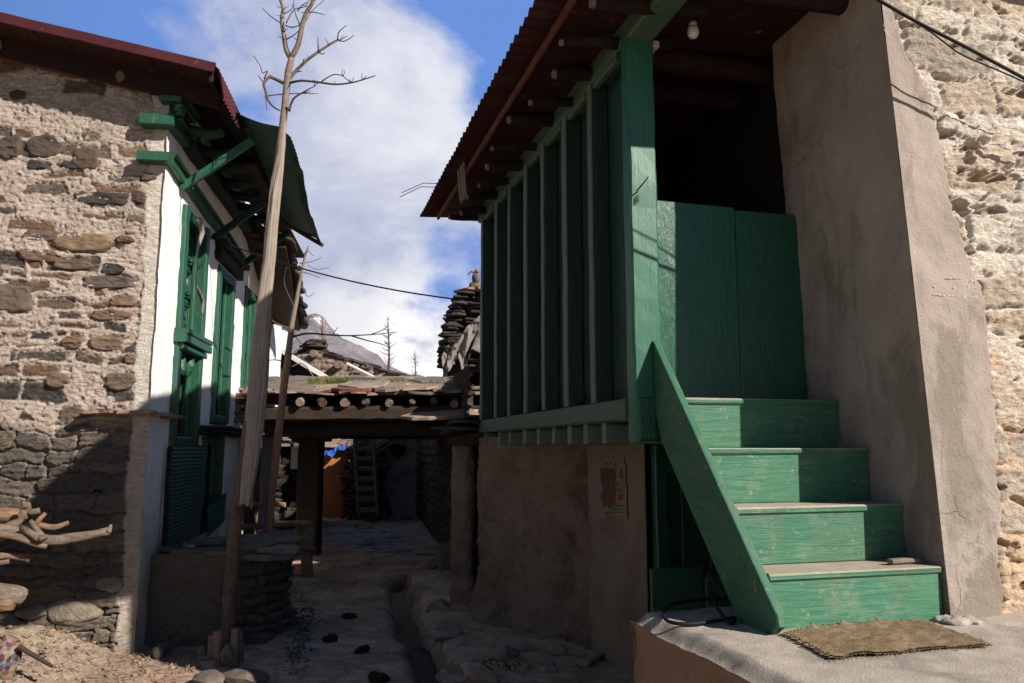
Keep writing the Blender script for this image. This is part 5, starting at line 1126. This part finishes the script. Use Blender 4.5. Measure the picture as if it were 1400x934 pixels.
# reddish sapling in front of the gateway
YS = 8.6
SP = thing('sapling', 'thin reddish leafless sapling leaning before the gateway', 'tree', atY(362, 812, YS))
limb([(360, 815), (365, 752), (370, 690), (380, 600), (389, 525), (394, 485)], .050, .040, 'sapling', 0, 'trunk', YS, SP, .006)
limb([(394, 485), (398, 450), (404, 418), (410, 385), (416, 355), (422, 336)], .038, .008, 'bark', 0, 'upper_trunk', YS, SP, .004)
for pts, r0 in (([(396, 462), (420, 456), (450, 458), (480, 459), (515, 457), (543, 454)], .014), ([(480, 459), (500, 465), (520, 470), (535, 476)], .009), ([(508, 457), (522, 452), (530, 446)], .006), ([(398, 450), (385, 445), (372, 438), (366, 420), (362, 400)], .011), ([(393, 495), (375, 492), (360, 494)], .008), ([(402, 420), (395, 405), (388, 385), (392, 365)], .010), ([(412, 372), (425, 375), (437, 380)], .007), ([(410, 360), (425, 358), (440, 352)], .006), ([(400, 455), (412, 470), (418, 472)], .005), ([(394, 490), (405, 480), (420, 470)], .006), ([(409, 385), (420, 405), (430, 400)], .005), ([(455, 458), (462, 447)], .005), ([(413, 352), (420, 343), (428, 350)], .005), ([(420, 362), (432, 368), (450, 366)], .004), ([(373, 650), (381, 635)], .008)):
    limb(pts, r0, .003, 'twig', rnd.uniform(-.3, .3), 'branch', YS, SP)
# wire across the lane
A = L.w(1.35, .10, 3.80); A = atY(281, 322, 7.9); B_ = R.w(3.37, -.01, 0); B_ = np.array([B_[0], B_[1], R.at_t(655, 416, -.01)[2]])
pts = [A*(1-a)+B_*a-np.array([0, 0, .22*4*a*(1-a)*.5]) for a in np.linspace(0, 1, 15)]
q = MB(); q.tube(pts, .0075, 6); tag(q.build('wire', M['metal_dark'], smooth=True), 'thin dark wire crossing the lane between the two houses', 'wire')
# firewood branches poking in from the left
FW = 'firewood branches at the left edge'
def stick(pts, r0, r1, ti, lab, Y=5.0, forks=()):
    m_ = MB(); n = len(pts); m_.tube([atY(x, y, Y+.04*i) for i, (x, y) in enumerate(pts)], [(r0+(r1-r0)*i/(n-1))*rnd.uniform(.62, .95) for i in range(n)], 9, .013, 2, tint=ti)
    for f, a, b in forks: m_.tube([atY(x, y, Y+.03*i) for i, (x, y) in enumerate(f)], [a, b], 7, .004, tint=ti)
    tag(m_.build('firewood_branch', M['fire_bark'], smooth=True), lab, 'firewood', FW)
stick([(-150, 705), (-40, 718), (20, 725), (60, 738), (100, 737), (150, 727)], .065, .036, .93, 'longest grey branch with a broken bent tip reaching right along the wall', 4.95, [([(55, 735), (30, 722)], .03, .02), ([(148, 728), (152, 718)], .018, .008), ([(60, 737), (42, 712)], .025, .015)])
stick([(-150, 735), (-50, 735), (0, 733), (45, 742), (62, 745)], .03, .02, .35, 'thin brown branch crossing under the long grey branch', 4.85)
stick([(-150, 745), (-30, 740), (10, 725), (30, 705), (36, 690), (40, 700), (54, 699)], .055, .024, .3, 'branch with a forked upturned tip above the long grey branch', 5.0, [([(34, 694), (31, 685)], .02, .012)])
stick([(-160, 700), (-40, 703), (20, 705), (35, 708)], .06, .05, .65, 'orange brown split log at the top of the branch pile', 5.2)
stick([(-120, 725), (0, 722), (40, 718), (75, 720), (95, 716)], .04, .022, .6, 'stubby brown branch behind the long grey branch', 5.25, [([(45, 720), (62, 702)], .02, .012)])
stick([(-160, 768), (-40, 765), (10, 760), (40, 764)], .03, .026, .5, 'short pale branch sticking out below the pile', 4.95)
stick([(-160, 775), (-30, 772), (12, 768)], .03, .025, .25, 'dark stub under the short pale branch', 4.95)
stick([(-160, 815), (-60, 812), (10, 812), (32, 816)], .075, .065, .93, 'thick split log with a ragged end low at the left edge', 4.8)
stick([(-160, 830), (-60, 828), (18, 827)], .055, .05, .62, 'orange log under the thick split log', 4.78)
q = MB()
for i in range(9):
    a = atY(-60-12*(i % 3), 850-18*i, 4.9+.06*(i % 3)); q = MB(); q.tube([a+np.array([-.9, .1, 0]), a], [.07, .065], 9, .01, tint=rnd.random()); tag(q.build('firewood_log', M['wood_tan']), 'log in the firewood stack at the left edge', 'firewood', 'stacked logs under the branches')
# big pale stone at the wall foot, other stones
for (x, y, sx, sy, sz, lab, Y_) in ((103, 836, .19, .09, .10, 'big pale cracked stone at the foot of the rubble wall', 6.36), (150, 800, .10, .07, .06, 'lit squarish stone above the big pale stone', 6.38), (45, 838, .12, .09, .06, 'brown earth caked stone left of the big pale stone', 6.3)):
    c = atY(x, y, Y_); q = MB(); q.rock(c, (sx, sy, sz), .3, 4, 7, 0., tint=.95); tag(q.build('wall_foot_stone', tinted('pale foot stone', [(.24, .195, .145), (.33, .27, .205)], 9, 45, 1., .03, .95), smooth=True), lab, 'stone')
for (x, y, sx, lab) in ((285, 930, .16, 'flat grey stone at the bottom left of the tree foot'), (335, 926, .2, 'wide flat grey stone in front of the tree foot'), (222, 888, .07, 'small pale stone by the whitewashed corner'), (215, 893, .05, 'smaller stone touching the pale stone by the corner')):
    c = atz(x, y, .04); q = MB(); q.rock(c, (sx, sx*.7, .05), .2, 2, tint=.5); tag(q.build('ground_stone', M['stone']), lab, 'stone')
g = MB()
for _ in range(420):
    x, y = rnd.gauss(412, 9), rnd.gauss(862, 26); c = atz(x-(y-860)*.15, y, .012); s_ = rnd.uniform(.006, .022); g.rock((c[0], c[1], float(ground_z(c[0], c[1]))+s_*.3), (s_, s_*.8, s_*.5), .25, 1)
tag(g.build('gravel', M['stone']), None, kind='stuff')
g = MB()
for _ in range(900):
    x, y = rnd.uniform(-4.1, -2.3), rnd.uniform(4.7, 6.35); z = float(ground_z(x, y)); a = rnd.uniform(0, 6.28); l = rnd.uniform(.02, .09)
    g.tube([(x, y, z+.006), (x+math.cos(a)*l, y+math.sin(a)*l, z+.01+rnd.uniform(0, .02))], rnd.uniform(.0015, .004), 4, tint=rnd.choice([.4, .6, .9]))
for _ in range(500):
    x, y = rnd.uniform(-4.1, -2.3), rnd.uniform(4.7, 6.35); s_ = rnd.uniform(.008, .03); g.rock((x, y, float(ground_z(x, y))+s_*.2), (s_, s_, s_*.6), .3, 1, tint=rnd.uniform(.7, 1))
tag(g.build('wood_litter', M['wood_tan']), None, kind='stuff')
for (x, y, w) in ((477.6, 842.5, .085), (453, 873.5, .075), (497, 889, .075), (511.7, 926, .11)):
    c = atz(x, y, .02); q = MB(); 
    for k in range(5): q.rock((c[0]+rnd.uniform(-w, w)*.5, c[1]+rnd.uniform(-w, w)*.5, float(ground_z(c[0], c[1]))+.018), (w*.6, w*.5, .03), .35, 2)
    tag(q.build('dung_pat', M['dung'], smooth=True), {842.5: 'dark dung pat farthest up the lane', 873.5: 'dark dung pat left of the others near the gravel', 889: 'small dark dung pat in the middle of the lane', 926: 'widest dark dung pat nearest the bottom of the lane'}[y], 'dung')
# broken stones along the drain and at the foot of the mud wall
for i, (x, y, sx, sz) in enumerate(((600, 826, .16, .07), (612, 862, .18, .08), (628, 905, .2, .09), (655, 925, .13, .06), (690, 900, .12, .07), (745, 905, .07, .04), (715, 885, .09, .05), (765, 892, .08, .05), (800, 905, .09, .05), (815, 898, .07, .05), (752, 915, .05, .03))):
    c = atz(x, y, .12); q = MB(); q.rock((c[0], c[1], float(ground_z(c[0], c[1]))+sz*.25), (sx, sx*.75, sz), .2, 3); tag(q.build('footway_stone', M['lane_stone']), 'large worn stone edging the lane drain' if i < 3 else 'broken stone lying at the foot of the mud wall', 'stone', 'stones edging the drain' if i < 3 else 'broken stones below the mud wall')
g = MB()
for (x, y) in ((660, 908), (715, 914), (690, 915), (592, 925)):
    c = atz(x, y, .12); z0 = float(ground_z(c[0], c[1]))
    for _ in range(16):
        a = rnd.uniform(0, 6.28); l = rnd.uniform(.02, .06); bx_, by_ = c[0]+rnd.gauss(0, .04), c[1]+rnd.gauss(0, .04)
        g.add([(bx_-.004, by_, z0), (bx_+.004, by_, z0), (bx_+l*.5*math.cos(a)+.004, by_+l*.5*math.sin(a), z0+l*.7), (bx_+l*math.cos(a), by_+l*math.sin(a), z0+l*.8)], [[0, 1, 2, 3]], tint=rnd.random())
tag(g.build('weeds', M['grass']), None, kind='stuff')
# colourful rag at the lower left corner
c = atY(6, 905, 5.3); q = MB(); q.rock(c, (.10, .07, .17), .3, 3, tint=.5)
t = NT('printed cloth'); v_ = t.n('TexVoronoi'); v_.inputs['Scale'].default_value = 34; t.l(t.tc.outputs['Object'], v_.inputs['Vector'])
sp = t.n('SeparateColor'); t.l(v_.outputs['Color'], sp.inputs[0])
M['rag'] = t.fin(t.ramp(sp.outputs[0], [(.0, (.20, .18, .16)), (.3, (.17, .12, .05)), (.5, (.13, .03, .045)), (.65, (.03, .02, .03)), (.8, (.06, .085, .13)), (1., (.2, .13, .13))]), .9)
tag(q.build('printed_rag', M['rag'], smooth=True), 'crumpled colourful printed rag at the lower left corner', 'cloth')
q = MB(); q.tube([atY(25, 885, 5.3), atY(70, 912, 5.3)], [.018, .012], 7, .006, tint=0); tag(q.build('charred_stick', M['wood_dark']), 'dark charred stick lying beside the colourful rag', 'stick')
# bare trees against the mountain
def far_tree(px, y0, y1, Y, lab, dens, mat, up):
    T_ = thing('far_tree', lab, 'tree', atY(px, y0, Y), 'bare trees before the mountain'); a, b = atY(px, y0, Y), atY(px, y1, Y); h = (b-a)[2]
    m_ = MB(); m_.tube([a, a*.5+b*.5+np.array([.02*h, 0, 0]), b], [.022*h, .015*h, .004*h], 6, 0, 2); m_.build('trunk', M[mat], T_)
    m_ = MB()
    for i in range(dens):
        f = rnd.uniform(.3, .97); c = a*(1-f)+b*f; an = rnd.uniform(0, 6.28); l = h*rnd.uniform(.1, .33)*(1.15-f); m_.tube([c, c+np.array([math.cos(an)*l*.6, math.sin(an)*l*.6, l*up*.4]), c+np.array([math.cos(an)*l, math.sin(an)*l, l*up])], [.006*h, .0045*h, .002*h], 4)
    m_.build('crown', M[mat], T_)
far_tree(440, 500, 432, 45, 'pale densely twigged bare tree above the slate roof ridge', 70, 'bark', 1.2)
far_tree(530, 535, 434, 45, 'tallest slim bare tree above the gateway slates', 26, 'twig', .5)
far_tree(567, 535, 480, 45, 'spreading bare tree right of the tall slim one', 34, 'twig', .7)
far_tree(549, 535, 505, 45, 'smallest thin bare tree between the two larger ones', 10, 'twig', .8)

# ================================================================== SKY, SUN, CAMERA
EL = math.radians(32); AZ = np.array([.8315, -.5556])
w = bpy.data.worlds.new('World'); sc.world = w; w.use_nodes = True; nt = w.node_tree; bg = nt.nodes['Background']
class WN(NT):
    def __init__(s): s.t = nt; s.tc = nt.nodes.new('ShaderNodeTexCoord')
wn_ = WN()
sky = wn_.n('TexSky', sky_type='NISHITA'); sky.sun_disc = False; sky.sun_elevation = EL; sky.sun_rotation = math.atan2(AZ[0], AZ[1])
sky.altitude = 2500; sky.air_density = 1.0; sky.dust_density = .3; sky.ozone_density = 1.6
dirv = wn_.tc.outputs['Generated']
nm = wn_.n('VectorMath', operation='NORMALIZE'); wn_.l(dirv, nm.inputs[0])
def blob(x, y, a, b):
    d = ray(x, y); d = d/np.linalg.norm(d); dt = wn_.n('VectorMath', operation='DOT_PRODUCT'); wn_.l(nm.outputs[0], dt.inputs[0]); dt.inputs[1].default_value = tuple(d)
    r = wn_.n('MapRange', interpolation_type='SMOOTHSTEP'); r.inputs[1].default_value = math.cos(b/FPX); r.inputs[2].default_value = math.cos(a/FPX); wn_.l(dt.outputs['Value'], r.inputs[0]); return r.outputs[0]
mp = wn_.n('Mapping'); wn_.l(nm.outputs[0], mp.inputs[0]); mp.inputs['Scale'].default_value = (1, 1, 1.6)
cn1 = wn_.noise(mp.outputs[0], 4.2, 9, .62, .3); cn2 = wn_.noise(mp.outputs[0], 11., 8, .6, .2)
f = 0
def mx_(a, b): return wn_.math('MAXIMUM', a, b)
cl = blob(520, 235, 60, 300)
for x, y, a, b, k in ((400, 120, 20, 210, .9), (560, 120, 10, 150, .9), (470, 380, 40, 230, 1.), (330, 60, 10, 140, .62), (620, 470, 20, 110, .95), (560, 490, 10, 120, 1.), (650, 10, 10, 130, .35), (250, 330, 60, 260, .9)):
    cl = mx_(cl, wn_.math('MULTIPLY', blob(x, y, a, b), k))
for x, y, a, b, k in ((650, 345, 10, 90, .45), (598, 420, 5, 55, .40), (700, 190, 10, 110, .4), (345, 175, 5, 60, .35), (300, 120, 5, 110, .15), (560, 335, 5, 60, .2), (700, 50, 20, 150, .4)):
    cl = wn_.math('SUBTRACT', cl, wn_.math('MULTIPLY', blob(x, y, a, b), k))
dens = wn_.math('ADD', cl, wn_.math('MULTIPLY', wn_.math('SUBTRACT', cn1, .5), 1.5))
dens = wn_.math('ADD', dens, wn_.math('MULTIPLY', wn_.math('SUBTRACT', cn2, .5), .75))
fac = wn_.ramp(dens, [(.20, (0, 0, 0)), (.40, (.36, .36, .36)), (.60, (.8, .8, .8)), (.85, (.98, .98, .98))])
ccol = wn_.ramp(wn_.math('ADD', wn_.math('MULTIPLY', cn2, .5), wn_.math('MULTIPLY', cn1, .5)), [(.36, (.46, .50, .68)), (.52, (.60, .64, .80)), (.66, (.84, .86, .94))])
lit_ = mx_(blob(590, 150, 40, 190), wn_.math('MULTIPLY', blob(420, 30, 10, 160), .6))
ccol = wn_.mix(wn_.math('MULTIPLY', lit_, wn_.ramp(cn1, [(.35, (.1, .1, .1)), (.6, (.8, .8, .8))])), ccol, (1.0, 1.0, 1.04))
cum = mx_(blob(590, 480, 50, 150), wn_.math('MULTIPLY', blob(500, 460, 20, 120), .7))
ccol = wn_.mix(wn_.math('MULTIPLY', cum, wn_.ramp(cn2, [(.30, (0, 0, 0)), (.48, (1, 1, 1))])), ccol, (1.12, 1.1, 1.1))
SKY = .05; CLOUD = .62
bg.inputs['Strength'].default_value = SKY
sc_ = wn_.mix(1., ccol, (CLOUD/SKY,)*3, 'MULTIPLY')
az_ = wn_.math('MULTIPLY', blob(600, 120, 250, 820), .95)
skyc = wn_.mix(az_, sky.outputs[0], (.102/SKY, .205/SKY, .50/SKY))
skyc = wn_.mix(fac, skyc, sc_); wn_.l(skyc, bg.inputs['Color'])
for n_ in nt.nodes:
    if n_.type == 'MIX': n_.clamp_result = False; n_.clamp_factor = True
sl_ = bpy.data.lights.new('sun', 'SUN'); sl_.energy = 5.0; sl_.angle = math.radians(.5); sl_.color = (1., .925, .83)
so = bpy.data.objects.new('sun', sl_); COL.objects.link(so)
so.rotation_euler = Vector((-AZ[0]*math.cos(EL), -AZ[1]*math.cos(EL), -math.sin(EL))).to_track_quat('-Z', 'Y').to_euler(); so.location = (8, -6, 9)
cam = bpy.data.cameras.new('camera'); cam.sensor_width = 36; cam.lens = FPX/1400*36; cam.clip_end = 12000; cam.clip_start = .05
co_ = bpy.data.objects.new('camera', cam); COL.objects.link(co_); co_.location = (0, 0, EYE); co_.rotation_euler = (PI/2+PITCH, 0, 0); sc.camera = co_
vs_ = sc.view_settings; sc.display_settings.display_device = 'sRGB'; vs_.view_transform = 'Standard'; vs_.look = 'None'; vs_.exposure = .57; vs_.gamma = 1; vs_.use_curve_mapping = False
sc.cycles.max_bounces = 6; sc.cycles.diffuse_bounces = 3; sc.cycles.use_denoising = True
